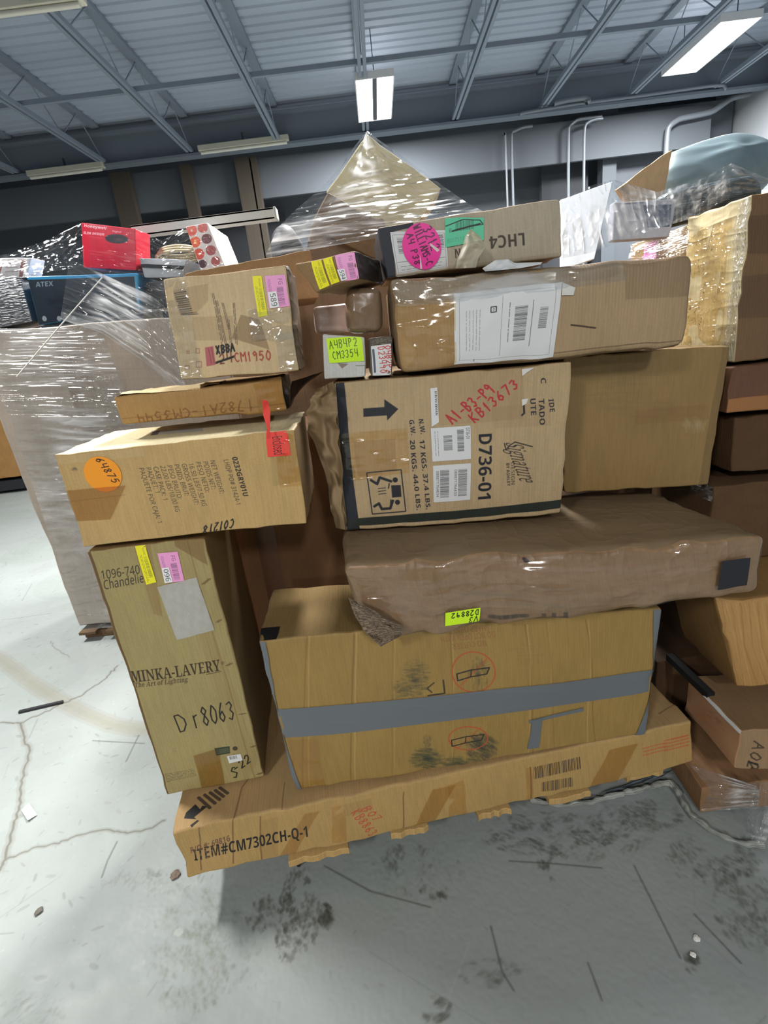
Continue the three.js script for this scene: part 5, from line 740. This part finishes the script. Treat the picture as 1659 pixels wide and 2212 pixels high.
  mesh('profile', mergeGeometries([bx(L, 0.008, 0.07, 0, 0.022, 0), bx(L, 0.05, 0.008, 0, 0, 0.031), bx(L, 0.008, 0.07, 0, -0.022, 0)]), std(0x9a9e9c, 0.5), g); mesh('end_cap', bx(0.012, 0.056, 0.078, L / 2 + 0.004, 0, 0, 0.003), std(0x8a8e8c, 0.5), g);
  const q = [atZ(221, 600, -2.70), atZ(130, 704, -2.71), atZ(36, 814, -2.71)];
  tag(mesh('twine', tube(q, 0.003, 40, 6), std(0xcfccc4, 0.6)), 'pale twine running slantwise over the film of the left load', 'string');
}
film('stretch_film', 'glossy film drawn round the big carton of the left load', [[-75, 712, -2.745], [20, 900, -2.735], [176, 1362, -2.735]], [[215, 705, -2.74], [290, 900, -2.735], [330, 1345, -2.745]], 24, 90, 0.008, { su: 0.5, sv: 2, fx: 3, fy: 40 });
film('stretch_film', 'strip of film pulled slantwise from the blue-edged box to the 589 carton', [[150, 560, -2.69], [240, 600, -2.68], [330, 640, -2.67], [400, 700, -2.66]], [[130, 690, -2.69], [220, 720, -2.68], [310, 780, -2.67], [400, 860, -2.66]], 16, 40, 0.006, { su: 0.35, sv: 0.6, fx: 12, fy: 4, swap: true });
film('stretch_film', 'film stretched from the red box down to the left picture edge', [[176, 481, -2.83], [100, 520, -2.82], [20, 548, -2.8], [-60, 560, -2.78]], [[184, 576, -2.8], [120, 585, -2.78], [60, 600, -2.76], [-60, 640, -2.745]], 20, 40, 0.01, { su: 0.4, sv: 0.8, swap: true, mat: M.filmThin });
film('stretch_film', 'film over the red box, the grey box and the disc-printed box', [[192, 482, -2.82], [292, 493, -2.81], [350, 520, -2.8], [402, 489, -2.8], [450, 480, -2.8], [500, 560, -2.8]], [[196, 640, -2.75], [300, 660, -2.75], [350, 675, -2.74], [390, 680, -2.74], [440, 670, -2.74], [500, 640, -2.74]], 30, 60, 0.01, { su: 0.6, sv: 1, fx: 9, fy: 6, swap: true, mat: M.filmThin });
// ---------- far left ----------
{
  const b = frame([[-190, 900], [48, 880], [66, 1026], [-170, 1055]], -7.2, -7.2, 0.9, { r: 0.01 });
  carton('tan_carton', 'orange-tan carton far off at the left picture edge', 'carton', b, kraft(0xb0834c));
  const c = frame([[-180, 1061], [66, 1033], [60, 1054], [-175, 1085]], -7.18, -7.18, 0.9, { r: 0.01 });
  carton('black_crate', 'low black crate under the far orange-tan carton', 'crate', c, std(0x24262b, 0.5));
}
// ---------- litter ----------
{
  const A = atY(41, 1538, 0.006), B = atY(136, 1516, 0.006);
  tag(mesh('black_stick', beam(A, B, 0.016, 0.01), std(0x26242a, 0.5)), 'thin black stick lying on the pale floor at the left', 'stick');
  const lump = (name, label, cat, px, r, col) => { const c = atY(...px, r * 0.3); const g = new THREE.IcosahedronGeometry(r, 2), p = g.attributes.position; for (let i = 0; i < p.count; i++) { const k = 1 + 0.35 * noise3(p.getX(i) / r * 2 + px[0], p.getY(i) / r * 2, p.getZ(i) / r * 2); p.setXYZ(i, p.getX(i) * k, p.getY(i) * k * 0.35, p.getZ(i) * k); } g.computeVertexNormals(); const m = mesh(name, g, std(col, 0.7)); m.position.copy(c); tag(m, label, cat); };
  const scrap = (label, px, col = 0xe2e4e6) => { const c = px.map(([a, b], i) => atY(a, b, 0.004 + (i % 2) * 0.005)), s = sheet((u, v) => c[0].clone().lerp(c[1], u).lerp(c[3].clone().lerp(c[2], u), v), 4, 4); tag(mesh('paper_scrap', s, std(col, 0.6, { side: THREE.DoubleSide })), label, 'paper'); };
  scrap('torn white paper scrap on the cracked floor at the left', [[46, 1750], [62, 1735], [80, 1760], [60, 1772]]);
  lump('foam_crumb', 'tiny white crumb near the right side of the floor', 'debris', [1505, 2027], 0.008, 0xe0e0dc);
  lump('foam_crumb', 'tiny white crumb by the dark stain at the lower right', 'debris', [1497, 2062], 0.007, 0xe0e0dc);
  lump('cardboard_crumb', 'small brown crumb at the lower left corner of the long flat carton', 'debris', [378, 1889], 0.014, 0x6e5f52);
  lump('dirt_crumb', 'small dark crumb on the pale floor at the lower left', 'debris', [84, 1968], 0.012, 0x5a564e);
  // black hook of plastic strapping under the long flat carton
  tag(mesh('plastic_strap', tube([[645, 1868], [655, 1850], [668, 1842], [690, 1838]].map(([a, b], i) => atY(a, b, [0.006, 0.05, 0.07, 0.06][i])), 0.007, 24, 8), std(0x17141a, 0.3)), 'curved black strap poking out under the long flat carton', 'strap');
}
renderer.render(scene, camera);
